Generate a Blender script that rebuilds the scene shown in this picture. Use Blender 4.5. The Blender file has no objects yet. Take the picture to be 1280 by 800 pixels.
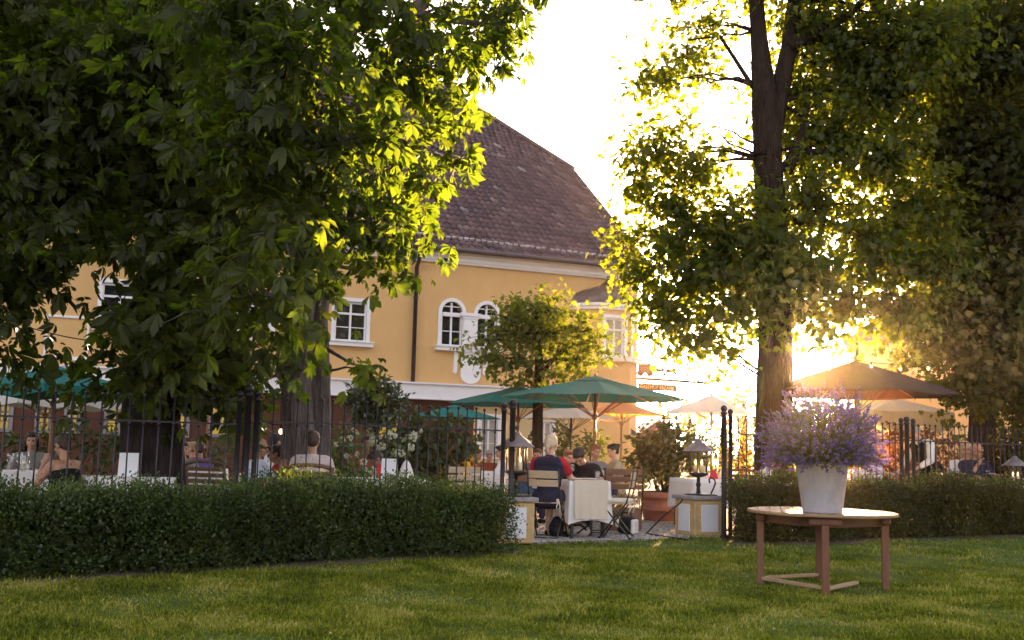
import bpy, bmesh, math, random
import numpy as np
from mathutils import Vector, Matrix
from mathutils.geometry import tessellate_polygon
random.seed(7)
RNG = np.random.default_rng(11)
PI = math.pi
SKY_STR = .12; SKY_DUST = 2.0; SKY_OZONE = 1.0; SKY_SAT = .36; SUN_STR = 5.0; SUN_COL = (1.0, .62, .27); EXPOSURE = 3.15; WB = (6700, 24)
LIT = .06; FLAME = 1.2; HAZE = 0.00014; HAZE_G = .92; GRASS = True; HEDGE = True
scene = bpy.context.scene
COL = scene.collection
# ------------------------------------------------------------------ camera numbers
CAM = Vector((0, 0, 1.27))
FPX = 1330.0
PITCH = math.atan(160 / FPX)
ROLL = 0.025
_f = Vector((0, math.cos(PITCH), math.sin(PITCH)))
_r0 = Vector((1, 0, 0)); _u0 = Vector((0, -math.sin(PITCH), math.cos(PITCH)))
_r = _r0 * math.cos(ROLL) + _u0 * math.sin(ROLL)
_u = _u0 * math.cos(ROLL) - _r0 * math.sin(ROLL)
FL = 0.12                                  # terrace level above the lawn

def ray(px, py):
    return _f + _r * ((px - 640) / FPX) - _u * ((py - 400) / FPX)
def at(px, py, Y):                         # point seen at a pixel of the 1280 px photo, Y metres away
    d = ray(px, py); return CAM + d * (Y / d.y)
def ground(px, py, z=0.0):
    d = ray(px, py); return CAM + d * ((z - CAM.z) / d.z)
def hplane(px, py, p, n):                  # ray meets a plane
    d = ray(px, py); return CAM + d * ((p - CAM).dot(n) / d.dot(n))
def colline(px, A, B):                     # pixel column at the horizon meets the vertical plane over line A-B
    n = Vector((-(B[1] - A[1]), B[0] - A[0], 0))
    return hplane(px, 560 + .025 * (px - 640), Vector((A[0], A[1], CAM.z)), n)

# ------------------------------------------------------------------ object helpers
def tag(o, label=None, cat=None, group=None, kind=None):
    if label: o['label'] = label
    if cat: o['category'] = cat
    if group: o['group'] = group
    if kind: o['kind'] = kind
    return o
def thing(name, label, cat, loc=(0, 0, 0), rz=0.0, group=None, kind=None):
    o = bpy.data.objects.new(name, None); COL.objects.link(o)
    o.empty_display_size = .1
    o.location = loc; o.rotation_euler = (0, 0, rz)
    return tag(o, label, cat, group, kind)
def link_mesh(name, me, mat=None, parent=None, loc=None):
    o = bpy.data.objects.new(name, me); COL.objects.link(o)
    if mat is not None:
        for m in (mat if isinstance(mat, (list, tuple)) else [mat]): me.materials.append(m)
    if parent is not None: o.parent = parent
    if loc is not None: o.location = loc
    return o
def dup(root, loc, rz=0.0, label=None, group=None):
    r = root.copy(); COL.objects.link(r); r.location = loc; r.rotation_euler = (0, 0, rz)
    if label: r['label'] = label
    if group: r['group'] = group
    for ch in list(root.children):
        c = ch.copy(); COL.objects.link(c); c.parent = r
        for g in list(ch.children):
            d = g.copy(); COL.objects.link(d); d.parent = c
    return r

class MB:
    """collects shapes, links them as one mesh"""
    def __init__(s): s.v = []; s.f = []; s.mi = []; s.sm = []
    def add(s, vs, fs, mi=0, smooth=False):
        b = len(s.v); s.v += [tuple(v) for v in vs]
        for f in fs: s.f.append([b + i for i in f]); s.mi.append(mi); s.sm.append(smooth)
        return s
    def box(s, c, size, rot=None, mi=0, taper=1.0):
        hx, hy, hz = size[0] / 2, size[1] / 2, size[2] / 2
        vs = []
        for z, k in ((-hz, 1.0), (hz, taper)):
            for x, y in ((-hx, -hy), (hx, -hy), (hx, hy), (-hx, hy)): vs.append(Vector((x * k, y * k, z)))
        if rot is not None: vs = [rot @ v for v in vs]
        c = Vector(c)
        return s.add([v + c for v in vs], [(3, 2, 1, 0), (4, 5, 6, 7), (0, 1, 5, 4), (1, 2, 6, 5), (2, 3, 7, 6), (3, 0, 4, 7)], mi)
    def bbox(s, c, size, b=.006, rot=None, mi=0):           # box with bevelled edges
        bm = bmesh.new(); bmesh.ops.create_cube(bm, size=1)
        for v in bm.verts: v.co = Vector((v.co.x * size[0], v.co.y * size[1], v.co.z * size[2]))
        bmesh.ops.bevel(bm, geom=bm.edges[:], offset=min(b, min(size) * .4), segments=2, affect='EDGES', profile=.5)
        return s.bm(bm, c, rot, mi)
    def bm(s, bm, c=(0, 0, 0), rot=None, mi=0, smooth=False):
        c = Vector(c); bm.verts.index_update()
        vs = [(rot @ v.co if rot is not None else v.co) + c for v in bm.verts]
        fs = [[v.index for v in f.verts] for f in bm.faces]
        bm.free(); return s.add(vs, fs, mi, smooth)
    def tube(s, pts, r, n=8, mi=0, caps=True, smooth=True, flat=None):
        pts = [Vector(p) for p in pts]
        rs = r if isinstance(r, (list, tuple)) else [r] * len(pts)
        b = len(s.v); N = None
        for i, p in enumerate(pts):
            t = (pts[min(i + 1, len(pts) - 1)] - pts[max(i - 1, 0)]).normalized()
            if N is None:
                N = t.orthogonal().normalized() if abs(t.z) < .95 else (Vector((1, 0, 0)) - t * t.x).normalized()
            else:
                N = (N - t * N.dot(t))
                N = N.normalized() if N.length > 1e-6 else t.orthogonal().normalized()
            Bn = t.cross(N)
            for k in range(n):
                a = 2 * PI * k / n
                s.v.append(tuple(p + (N * math.cos(a) + Bn * math.sin(a)) * rs[i]))
        for i in range(len(pts) - 1):
            for k in range(n):
                k2 = (k + 1) % n
                s.f.append([b + i * n + k, b + i * n + k2, b + (i + 1) * n + k2, b + (i + 1) * n + k]); s.mi.append(mi); s.sm.append(smooth)
        if caps:
            s.f.append([b + k for k in range(n)][::-1]); s.mi.append(mi); s.sm.append(False)
            s.f.append([b + (len(pts) - 1) * n + k for k in range(n)]); s.mi.append(mi); s.sm.append(False)
        return s
    def lathe(s, prof, n=24, c=(0, 0, 0), mi=0, smooth=True, a0=0.0):
        b = len(s.v); c = Vector(c)
        for r, z in prof:
            for k in range(n):
                a = a0 + 2 * PI * k / n
                s.v.append(tuple(c + Vector((r * math.cos(a), r * math.sin(a), z))))
        for i in range(len(prof) - 1):
            for k in range(n):
                k2 = (k + 1) % n
                s.f.append([b + i * n + k, b + i * n + k2, b + (i + 1) * n + k2, b + (i + 1) * n + k]); s.mi.append(mi); s.sm.append(smooth)
        for i, rev in ((0, True), (len(prof) - 1, False)):
            if prof[i][0] > 1e-4:
                f = [b + i * n + k for k in range(n)]
                s.f.append(f[::-1] if rev else f); s.mi.append(mi); s.sm.append(False)
        return s
    def ball(s, c, r, n=10, m=6, mi=0):
        rr = r if isinstance(r, (list, tuple)) else (r, r, r)
        c = Vector(c); vs = [c + Vector((0, 0, -rr[2]))]; fs = []
        for i in range(1, m):
            t = -PI / 2 + PI * i / m
            for k in range(n):
                a = 2 * PI * k / n
                vs.append(c + Vector((rr[0] * math.cos(t) * math.cos(a), rr[1] * math.cos(t) * math.sin(a), rr[2] * math.sin(t))))
        vs.append(c + Vector((0, 0, rr[2])))
        for k in range(n): fs.append((0, 1 + (k + 1) % n, 1 + k))
        for i in range(m - 2):
            for k in range(n):
                a = 1 + i * n + k; b2 = 1 + i * n + (k + 1) % n
                fs.append((a, b2, b2 + n, a + n))
        L = len(vs) - 1
        for k in range(n): fs.append((L, L - n + k, L - n + (k + 1) % n))
        return s.add(vs, fs, mi, True)
    def prism(s, poly, y0, y1, mi=0, xf=None):               # polygon in x,z extruded in y (with holes none)
        n = len(poly)
        xf = xf or (lambda p: p)
        vs = [xf(Vector((x, y0, z))) for x, z in poly] + [xf(Vector((x, y1, z))) for x, z in poly]
        tri = tessellate_polygon([[Vector((x, z, 0)) for x, z in poly]])
        fs = [tuple(t) for t in tri] + [tuple(n + i for i in reversed(t)) for t in tri]
        fs += [(i, (i + 1) % n, n + (i + 1) % n, n + i) for i in range(n)]
        return s.add(vs, fs, mi)
    def mesh(s, name):
        me = bpy.data.meshes.new(name)
        me.from_pydata(s.v, [], s.f)
        me.polygons.foreach_set('material_index', s.mi)
        me.polygons.foreach_set('use_smooth', s.sm)
        me.update(); return me
    def build(s, name, mat=None, parent=None, fixn=True):
        me = s.mesh(name)
        if fixn:
            bm = bmesh.new(); bm.from_mesh(me); bmesh.ops.recalc_face_normals(bm, faces=bm.faces[:]); bm.to_mesh(me); bm.free()
        return link_mesh(name, me, mat, parent)

def np_mesh(name, V, faces_list, mat=None, parent=None, smooth=False):
    """V (n,3); faces_list: list of int arrays (m,k)"""
    me = bpy.data.meshes.new(name)
    V = np.ascontiguousarray(V, dtype=np.float32)
    me.vertices.add(len(V)); me.vertices.foreach_set('co', V.ravel())
    loops = np.concatenate([f.ravel() for f in faces_list]).astype(np.int32)
    tot = np.concatenate([np.full(len(f), f.shape[1]) for f in faces_list]).astype(np.int32)
    start = np.concatenate([[0], np.cumsum(tot)[:-1]]).astype(np.int32)
    me.loops.add(len(loops)); me.loops.foreach_set('vertex_index', loops)
    me.polygons.add(len(tot)); me.polygons.foreach_set('loop_start', start); me.polygons.foreach_set('loop_total', tot)
    if smooth: me.polygons.foreach_set('use_smooth', np.ones(len(tot), dtype=bool))
    me.update(calc_edges=True)
    return link_mesh(name, me, mat, parent)

# ------------------------------------------------------------------ materials
def _nt(name):
    m = bpy.data.materials.new(name); m.use_nodes = True
    nt = m.node_tree; nt.nodes.clear()
    out = nt.nodes.new('ShaderNodeOutputMaterial')
    return m, nt, out
def _coords(nt, kind='Object', scale=(1, 1, 1)):
    tc = nt.nodes.new('ShaderNodeTexCoord'); mp = nt.nodes.new('ShaderNodeMapping')
    mp.inputs['Scale'].default_value = scale
    nt.links.new(tc.outputs[kind], mp.inputs['Vector']); return mp.outputs['Vector']
def _noise(nt, vec, scale, detail=4, rough=.6):
    n = nt.nodes.new('ShaderNodeTexNoise'); n.inputs['Scale'].default_value = scale
    n.inputs['Detail'].default_value = detail; n.inputs['Roughness'].default_value = rough
    nt.links.new(vec, n.inputs['Vector']); return n.outputs['Fac']
def _ramp(nt, fac, stops):
    r = nt.nodes.new('ShaderNodeValToRGB'); e = r.color_ramp.elements
    while len(e) < len(stops): e.new(.5)
    for k, (p, c) in enumerate(stops): e[k].position = p; e[k].color = (c[0], c[1], c[2], 1)
    nt.links.new(fac, r.inputs['Fac']); return r.outputs['Color']
def sc(c, k): return tuple(min(1, x * k) for x in c)

def pmat(name, col, rough=.6, var=.18, scale=9.0, bump=.0, bscale=40.0, metal=0.0, spec=.5, stretch=(1, 1, 1), col2=None, mix=(.42, .62), sheen=0):
    m, nt, out = _nt(name)
    p = nt.nodes.new('ShaderNodeBsdfPrincipled'); nt.links.new(p.outputs[0], out.inputs[0])
    vec = _coords(nt, 'Object', stretch)
    n1 = _noise(nt, vec, scale)
    c = _ramp(nt, n1, [(.25, sc(col, 1 - var)), (.75, sc(col, 1 + var))])
    if col2 is not None:
        n2 = _noise(nt, vec, scale * .45, 6, .7)
        f = _ramp(nt, n2, [(mix[0], (0, 0, 0)), (mix[1], (1, 1, 1))])
        mx = nt.nodes.new('ShaderNodeMix'); mx.data_type = 'RGBA'
        nt.links.new(f, mx.inputs['Factor']); nt.links.new(c, mx.inputs['A']); mx.inputs['B'].default_value = (*col2, 1)
        c = mx.outputs['Result']
    nt.links.new(c, p.inputs['Base Color'])
    p.inputs['Roughness'].default_value = rough; p.inputs['Metallic'].default_value = metal
    p.inputs['Specular IOR Level'].default_value = spec
    if sheen: p.inputs['Sheen Weight'].default_value = sheen
    if bump:
        b = nt.nodes.new('ShaderNodeBump'); b.inputs['Strength'].default_value = bump; b.inputs['Distance'].default_value = .02
        nt.links.new(_noise(nt, vec, bscale, 6, .65), b.inputs['Height']); nt.links.new(b.outputs[0], p.inputs['Normal'])
    return m

def leafmat(name, cols, trans, tw=.45, gloss=.06, rough=.35, nscale=1.2, namp=.9):
    """leaf: diffuse + light passing through + a little gloss; every leaf its own tint"""
    m, nt, out = _nt(name)
    geo = nt.nodes.new('ShaderNodeNewGeometry')
    vec = _coords(nt, 'Object'); nz = _noise(nt, vec, nscale, 3)
    ad = nt.nodes.new('ShaderNodeMath'); ad.operation = 'MULTIPLY_ADD'
    nt.links.new(geo.outputs['Random Per Island'], ad.inputs[0]); ad.inputs[1].default_value = .6
    sb = nt.nodes.new('ShaderNodeMath'); sb.operation = 'MULTIPLY_ADD'; nt.links.new(nz, sb.inputs[0]); sb.inputs[1].default_value = namp; sb.inputs[2].default_value = .2 - namp / 2
    nt.links.new(sb.outputs[0], ad.inputs[2])
    k = len(cols)
    c = _ramp(nt, ad.outputs[0], [(.1 + .8 * i / (k - 1), cc) for i, cc in enumerate(cols)])
    k = len(trans)
    t = _ramp(nt, ad.outputs[0], [(.1 + .8 * i / (k - 1), cc) for i, cc in enumerate(trans)])
    d = nt.nodes.new('ShaderNodeBsdfDiffuse'); nt.links.new(c, d.inputs['Color'])
    tr = nt.nodes.new('ShaderNodeBsdfTranslucent'); nt.links.new(t, tr.inputs['Color'])
    m1 = nt.nodes.new('ShaderNodeMixShader'); m1.inputs[0].default_value = tw
    nt.links.new(d.outputs[0], m1.inputs[1]); nt.links.new(tr.outputs[0], m1.inputs[2])
    g = nt.nodes.new('ShaderNodeBsdfGlossy'); g.inputs['Roughness'].default_value = rough; g.inputs['Color'].default_value = (.9, .95, 1, 1)
    m2 = nt.nodes.new('ShaderNodeMixShader'); m2.inputs[0].default_value = gloss
    nt.links.new(m1.outputs[0], m2.inputs[1]); nt.links.new(g.outputs[0], m2.inputs[2])
    nt.links.new(m2.outputs[0], out.inputs[0]); return m

def clothmat(name, col, trans=None, tw=.35, var=.08, scale=6, rough=.9, bump=.15):
    m, nt, out = _nt(name)
    vec = _coords(nt, 'Object'); c = _ramp(nt, _noise(nt, vec, scale), [(.25, sc(col, 1 - var)), (.75, sc(col, 1 + var))])
    d = nt.nodes.new('ShaderNodeBsdfPrincipled'); d.inputs['Roughness'].default_value = rough; nt.links.new(c, d.inputs['Base Color'])
    d.inputs['Specular IOR Level'].default_value = .2
    b = nt.nodes.new('ShaderNodeBump'); b.inputs['Strength'].default_value = bump; b.inputs['Distance'].default_value = .02
    nt.links.new(_noise(nt, vec, scale * 2.2, 5), b.inputs['Height']); nt.links.new(b.outputs[0], d.inputs['Normal'])
    if trans is None:
        nt.links.new(d.outputs[0], out.inputs[0]); return m
    tr = nt.nodes.new('ShaderNodeBsdfTranslucent'); tr.inputs['Color'].default_value = (*trans, 1)
    mx = nt.nodes.new('ShaderNodeMixShader'); mx.inputs[0].default_value = tw
    nt.links.new(d.outputs[0], mx.inputs[1]); nt.links.new(tr.outputs[0], mx.inputs[2]); nt.links.new(mx.outputs[0], out.inputs[0])
    return m

def emat(name, col, strength):
    m, nt, out = _nt(name)
    e = nt.nodes.new('ShaderNodeEmission'); e.inputs['Color'].default_value = (*col, 1); e.inputs['Strength'].default_value = strength
    vec = _coords(nt, 'Object'); c = _ramp(nt, _noise(nt, vec, 2.5), [(.3, sc(col, .75)), (.7, col)])
    nt.links.new(c, e.inputs['Color'])
    nt.links.new(e.outputs[0], out.inputs[0]); return m

def glassmat(name, tint=(.9, .95, .95), alpha=.12, rough=.03):
    """thin pane: mostly clear with a mirror film"""
    m, nt, out = _nt(name)
    t = nt.nodes.new('ShaderNodeBsdfTransparent'); t.inputs['Color'].default_value = (*tint, 1)
    g = nt.nodes.new('ShaderNodeBsdfGlossy'); g.inputs['Roughness'].default_value = rough
    mx = nt.nodes.new('ShaderNodeMixShader'); mx.inputs[0].default_value = alpha
    nt.links.new(t.outputs[0], mx.inputs[1]); nt.links.new(g.outputs[0], mx.inputs[2]); nt.links.new(mx.outputs[0], out.inputs[0])
    return m

# ------------------------------------------------------------------ leaves
def frames(ax, nr):
    ax = ax / np.maximum(np.linalg.norm(ax, axis=1, keepdims=True), 1e-6)
    nr = nr - ax * np.sum(ax * nr, axis=1, keepdims=True)
    ln = np.linalg.norm(nr, axis=1, keepdims=True)
    nr = np.where(ln < 1e-4, np.array([[.3, .2, .9]]), nr); nr = nr / np.maximum(np.linalg.norm(nr, axis=1, keepdims=True), 1e-6)
    return np.cross(ax, nr), ax, nr
def leaf_verts(C, ax, nr, size, T):
    sx, ay, nz = frames(ax, nr)
    s = np.asarray(size).reshape(-1, 1, 1)
    return (C[:, None, :] + s * (T[None, :, 0:1] * sx[:, None, :] + T[None, :, 1:2] * ay[:, None, :] + T[None, :, 2:3] * nz[:, None, :])).reshape(-1, 3)
def leaf_faces(N, k, F):
    off = (np.arange(N) * k)[:, None, None]
    return [(np.array(f)[None, :, :] + off).reshape(-1, np.array(f).shape[1]) for f in F if len(f)]
# templates
T_SIMPLE = np.array([(0, 0, 0), (-.3, .45, .09), (0, 1, -.06), (.3, .45, .09)]); F_SIMPLE = [[(0, 2, 1), (0, 3, 2)]]
_m = [(0, 0, 0), (-.28, -.06, .03), (-.5, .28, .05), (-.27, .42, .02), (-.36, .75, .0), (-.1, .66, 0), (0, 1.05, -.12),
      (.1, .66, 0), (.36, .75, .0), (.27, .42, .02), (.5, .28, .05), (.28, -.06, .03), (0, .45, -.04)]
T_MAPLE = np.array(_m); F_MAPLE = [[(12, i + 1, i) for i in range(1, 11)] + [(12, 1, 0), (12, 0, 11)]]
def _bent(T, k, s): B_ = T.copy(); B_[:, 2] += -k * B_[:, 1] ** 2 + s * B_[:, 0] * B_[:, 1]; B_[:, 0] *= 1 - .25 * k; return B_
MAPLES = [(T_MAPLE, F_MAPLE), (_bent(T_MAPLE, .35, .2), F_MAPLE), (_bent(T_MAPLE, .7, -.25), F_MAPLE)]
def chestnut_template(droop=.30, drop=(), wob=0.0, curl=0.0):
    V = []; Q = []; Tr = []
    for q_, (a, L) in enumerate(((-104, .55), (-70, .78), (-34, .95), (0, 1.0), (34, .95), (70, .78), (104, .55))):
        if q_ in drop: continue
        a += wob * math.sin(q_ * 2.3) * 12; L *= 1 + wob * .2 * math.cos(q_ * 1.7); dr = droop * (1 + wob * .5 * math.sin(q_ * 3.1))
        a = math.radians(a); ca, sa = math.cos(a), math.sin(a); b = len(V)
        for x, y in ((0, .05), (0, .62), (0, 1.0), (-.10, .38), (-.19, .72), (.10, .38), (.19, .72)):
            lift = .05 + curl if x else 0
            x, y = x * L, y * L
            V.append((x * ca + y * sa, y * ca - x * sa, lift - dr * (x * x + y * y)))
        Q += [(b, b + 1, b + 4, b + 3), (b, b + 5, b + 6, b + 1)]; Tr += [(b + 1, b + 2, b + 4), (b + 1, b + 6, b + 2)]
    return np.array(V), [Q, Tr]
CHESTS = [chestnut_template(.22, (), .3), chestnut_template(.55, (), .8), chestnut_template(.85, (0, 6), 1.0, -.03), chestnut_template(.40, (6,), 1.2, .05), chestnut_template(.30, (0, 1), 1.0, .02)]

def sph_dirs(n, rng):
    d = rng.normal(size=(n, 3)); return d / np.linalg.norm(d, axis=1, keepdims=True)

def foliage(blobs, per, kind, size, rng, spread=.28, droop=.35, up=.75, origin=(0, 0, 0), power=.42):
    """blobs: (centre, (rx,ry,rz), n leaves). Leaves sit in sprays round twig tips. Returns verts, faces, twig list"""
    TF = {'chest': CHESTS, 'maple': MAPLES, 'simple': [(T_SIMPLE, F_SIMPLE)]}[kind]
    Cs, As, Ns, Ss, tw = [], [], [], [], []
    for c, r, n in blobs:
        nt_ = max(2, int(n / per)); c = np.array(c); r = np.array(r)
        d = sph_dirs(nt_, rng)
        rad = rng.random(nt_) ** power * (.78 + .42 * rng.random(nt_))
        tips = c + d * r * rad[:, None]
        outd = d * r; outd /= np.linalg.norm(outd, axis=1, keepdims=True)
        outd[:, 2] -= droop * rng.random(nt_)
        for q in range(0, nt_, 3): tw.append((c + (tips[q] - c) * .15, tips[q]))
        m = per
        base = np.repeat(tips, m, 0); od = np.repeat(outd, m, 0); N = len(base)
        al = rng.uniform(-1, 1, (N, 1)) * spread; jit = rng.normal(size=(N, 3)) * spread * .5; jit[:, 2] *= .55
        P = base + od * al + jit
        A = od + rng.normal(size=(N, 3)) * .65; A[:, 2] -= droop
        Nn = np.array([[0, 0, up]]) + rng.normal(size=(N, 3)) * .45 + od * .3
        Cs.append(P); As.append(A); Ns.append(Nn); Ss.append(size * (.5 + .8 * rng.random(N) ** 1.3))
    C = np.concatenate(Cs); A = np.concatenate(As); Nn = np.concatenate(Ns); S = np.concatenate(Ss)
    pick = rng.integers(0, len(TF), len(C)); Vs, Fs, o = [], [], 0
    for i, (T, F) in enumerate(TF):
        k = pick == i
        if not k.any(): continue
        Vs.append(leaf_verts(C[k] - np.array(origin), A[k], Nn[k], S[k], T))
        Fs += [f + o for f in leaf_faces(int(k.sum()), len(T), F)]; o += len(Vs[-1])
    return np.concatenate(Vs), Fs, tw

def curve_pts(a, b, n=6, sag=.0, wob=.05, rng=random):
    a = Vector(a); b = Vector(b); L = (b - a).length; out = []
    for i in range(n + 1):
        t = i / n; p = a.lerp(b, t); k = math.sin(PI * t)
        p = p + Vector((rng.uniform(-1, 1), rng.uniform(-1, 1), rng.uniform(-.5, .5))) * wob * L * k * .5 + Vector((0, 0, sag * L * k))
        out.append(p)
    return out
# ================================================================== light, sky, camera
cam_d = bpy.data.cameras.new('camera'); cam = bpy.data.objects.new('camera', cam_d); COL.objects.link(cam)
cam_d.sensor_width = 36; cam_d.lens = FPX / 1280 * 36; cam_d.clip_start = .1; cam_d.clip_end = 3000
cam.matrix_world = Matrix(((_r.x, _u.x, -_f.x, CAM.x), (_r.y, _u.y, -_f.y, CAM.y), (_r.z, _u.z, -_f.z, CAM.z), (0, 0, 0, 1)))
scene.camera = cam
SUN = ray(1000, 452).normalized()
sun_el = math.asin(SUN.z); sun_az = math.atan2(SUN.x, SUN.y)
w = bpy.data.worlds.new('World'); scene.world = w; w.use_nodes = True
nt = w.node_tree; nt.nodes.clear()
sky = nt.nodes.new('ShaderNodeTexSky'); sky.sky_type = 'NISHITA'; sky.sun_disc = False
sky.sun_elevation = sun_el; sky.sun_rotation = sun_az; sky.air_density = 1.0; sky.dust_density = SKY_DUST; sky.ozone_density = SKY_OZONE
bg = nt.nodes.new('ShaderNodeBackground'); bg.inputs['Strength'].default_value = SKY_STR
wo = nt.nodes.new('ShaderNodeOutputWorld')
hs = nt.nodes.new('ShaderNodeHueSaturation'); hs.inputs['Saturation'].default_value = SKY_SAT
nt.links.new(sky.outputs[0], hs.inputs['Color']); nt.links.new(hs.outputs[0], bg.inputs['Color']); nt.links.new(bg.outputs[0], wo.inputs[0])
sl = bpy.data.lights.new('sun', 'SUN'); sl.energy = SUN_STR; sl.angle = math.radians(.5); sl.color = SUN_COL
so = bpy.data.objects.new('sun', sl); COL.objects.link(so); so.rotation_euler = SUN.to_track_quat('Z', 'Y').to_euler()
vs = scene.view_settings; scene.display_settings.display_device = 'sRGB'
vs.view_transform = 'Standard'; vs.look = 'None'; vs.gamma = 1.0; vs.exposure = EXPOSURE; vs.use_curve_mapping = False
try:
    vs.use_white_balance = WB is not None
    if WB: vs.white_balance_temperature, vs.white_balance_tint = WB
except Exception as e: print('white balance', e)
cy = scene.cycles; cy.max_bounces = 9; cy.diffuse_bounces = 4; cy.glossy_bounces = 3; cy.transmission_bounces = 6; cy.transparent_max_bounces = 8
cy.sample_clamp_indirect = 6; cy.caustics_reflective = False; cy.caustics_refractive = False; cy.use_denoising = True; cy.volume_bounces = 0

# ================================================================== ground
# front line of the two hedges on the lawn
HP = [(-8.0, 5.35), (-4.14, 8.6), (-.09, 12.0), (2.8, 13.8), (8.1, 16.9), (24, 26.2)]
HX = np.array([p[0] for p in HP]); HY = np.array([p[1] for p in HP])
def yfront(x): return np.interp(x, HX, HY)
def lawn_z(x, y):
    d = (yfront(x) - y) * .8
    t = np.clip(1 - d / 2.6, 0, 1)
    return .10 * t * t * (3 - 2 * t) + .012 * np.sin(x * 1.7 + y * .9) * np.sin(y * 1.3 - x * .4)
def grass_sheet_mat():
    m, nt, out = _nt('lawn_soil_and_turf')
    p = nt.nodes.new('ShaderNodeBsdfPrincipled'); nt.links.new(p.outputs[0], out.inputs[0]); p.inputs['Roughness'].default_value = .95; p.inputs['Specular IOR Level'].default_value = .1
    vec = _coords(nt); c = _ramp(nt, _noise(nt, vec, 1.1, 6, .7), [(.3, (.035, .06, .012)), (.5, (.05, .085, .016)), (.7, (.075, .10, .022))])
    nt.links.new(c, p.inputs['Base Color']); return m
M_LAWN = grass_sheet_mat()
gx = np.arange(-24, 30.1, .25); gy = np.arange(-8, 24.1, .25)
GX, GY = np.meshgrid(gx, gy); GZ = lawn_z(GX, GY)
V = np.stack([GX.ravel(), GY.ravel(), GZ.ravel()], 1); nx = len(gx)
ii, jj = np.meshgrid(np.arange(nx - 1), np.arange(len(gy) - 1)); q = (jj * nx + ii).ravel()
tag(np_mesh('lawn', V, [np.stack([q, q + 1, q + nx + 1, q + nx], 1)], M_LAWN, smooth=True), 'mown green lawn in front of the hedges', kind='structure')
mb = MB(); mb.add([(-900, -900, -.06), (900, -900, -.06), (900, 900, -.06), (-900, 900, -.06)], [(0, 1, 2, 3)])
tag(mb.build('ground', pmat('far_meadow', (.06, .08, .025), .95, .2, .05)), 'wide flat ground reaching the horizon', kind='structure')
# gravel terrace
def gravel_mat():
    m, nt, out = _nt('gravel')
    p = nt.nodes.new('ShaderNodeBsdfPrincipled'); nt.links.new(p.outputs[0], out.inputs[0]); p.inputs['Roughness'].default_value = .9
    vec = _coords(nt); vo = nt.nodes.new('ShaderNodeTexVoronoi'); vo.inputs['Scale'].default_value = 42; nt.links.new(vec, vo.inputs['Vector'])
    sep = nt.nodes.new('ShaderNodeSeparateColor'); nt.links.new(vo.outputs['Color'], sep.inputs[0])
    c = _ramp(nt, sep.outputs[0], [(.1, (.17, .15, .14)), (.5, (.30, .28, .26)), (.85, (.44, .42, .40))])
    n = _ramp(nt, _noise(nt, vec, 1.6, 4), [(.3, (.75, .75, .75)), (.7, (1.1, 1.1, 1.1))])
    mx = nt.nodes.new('ShaderNodeMix'); mx.data_type = 'RGBA'; mx.blend_type = 'MULTIPLY'; mx.inputs['Factor'].default_value = 1
    nt.links.new(c, mx.inputs['A']); nt.links.new(n, mx.inputs['B']); nt.links.new(mx.outputs['Result'], p.inputs['Base Color'])
    b = nt.nodes.new('ShaderNodeBump'); b.inputs['Strength'].default_value = 1; b.inputs['Distance'].default_value = .02
    nt.links.new(vo.outputs['Distance'], b.inputs['Height']); nt.links.new(b.outputs[0], p.inputs['Normal']); return m
M_GRAVEL = gravel_mat()
mb = MB(); xs = np.linspace(-8, 20, 57)
rng = np.random.default_rng(3)
fr = [(x, float(yfront(x)) + 1.15 + rng.uniform(-.05, .05), FL) for x in xs]
mb.add(fr + [(x, max(y + 2, 60), FL) for x, y, z in fr], [(i, i + 1, 57 + i + 1, 57 + i) for i in range(56)])
mb.add(fr + [(x, y - .05, .04) for x, y, z in fr], [(57 + i, 57 + i + 1, i + 1, i) for i in range(56)])
tag(mb.build('gravel_terrace', M_GRAVEL), 'pale grey gravel terrace of the beer garden', kind='structure')
# loose stones near the gate
def stones():
    rng = np.random.default_rng(5); n = 5200
    x = rng.uniform(-.4, 3.2, n); y = np.array(yfront(x)) + 1.1 + rng.random(n) ** 1.6 * 3.2
    C = np.stack([x, y, np.full(n, FL + .004)], 1); s = rng.uniform(.008, .02, n)
    T = np.array([(-1, -.6, 0), (.2, -1, 0), (1, .1, 0), (.3, 1, 0), (-.8, .6, 0), (0, 0, .7)])
    V = leaf_verts(C, np.stack([rng.normal(size=n), rng.normal(size=n), np.zeros(n)], 1) + 1e-3, np.tile([[0, 0, 1.]], (n, 1)), s, T)
    m = leafmat('pebble', [(.16, .14, .13), (.34, .32, .30), (.5, .48, .46)], [(.1, .1, .1), (.1, .1, .1)], 0.0, .03)
    tag(np_mesh('gravel_stones', V, leaf_faces(n, 6, [[(i, (i + 1) % 5, 5) for i in range(5)]]), m), 'loose grey pebbles on the terrace', kind='stuff')
stones()

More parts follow.
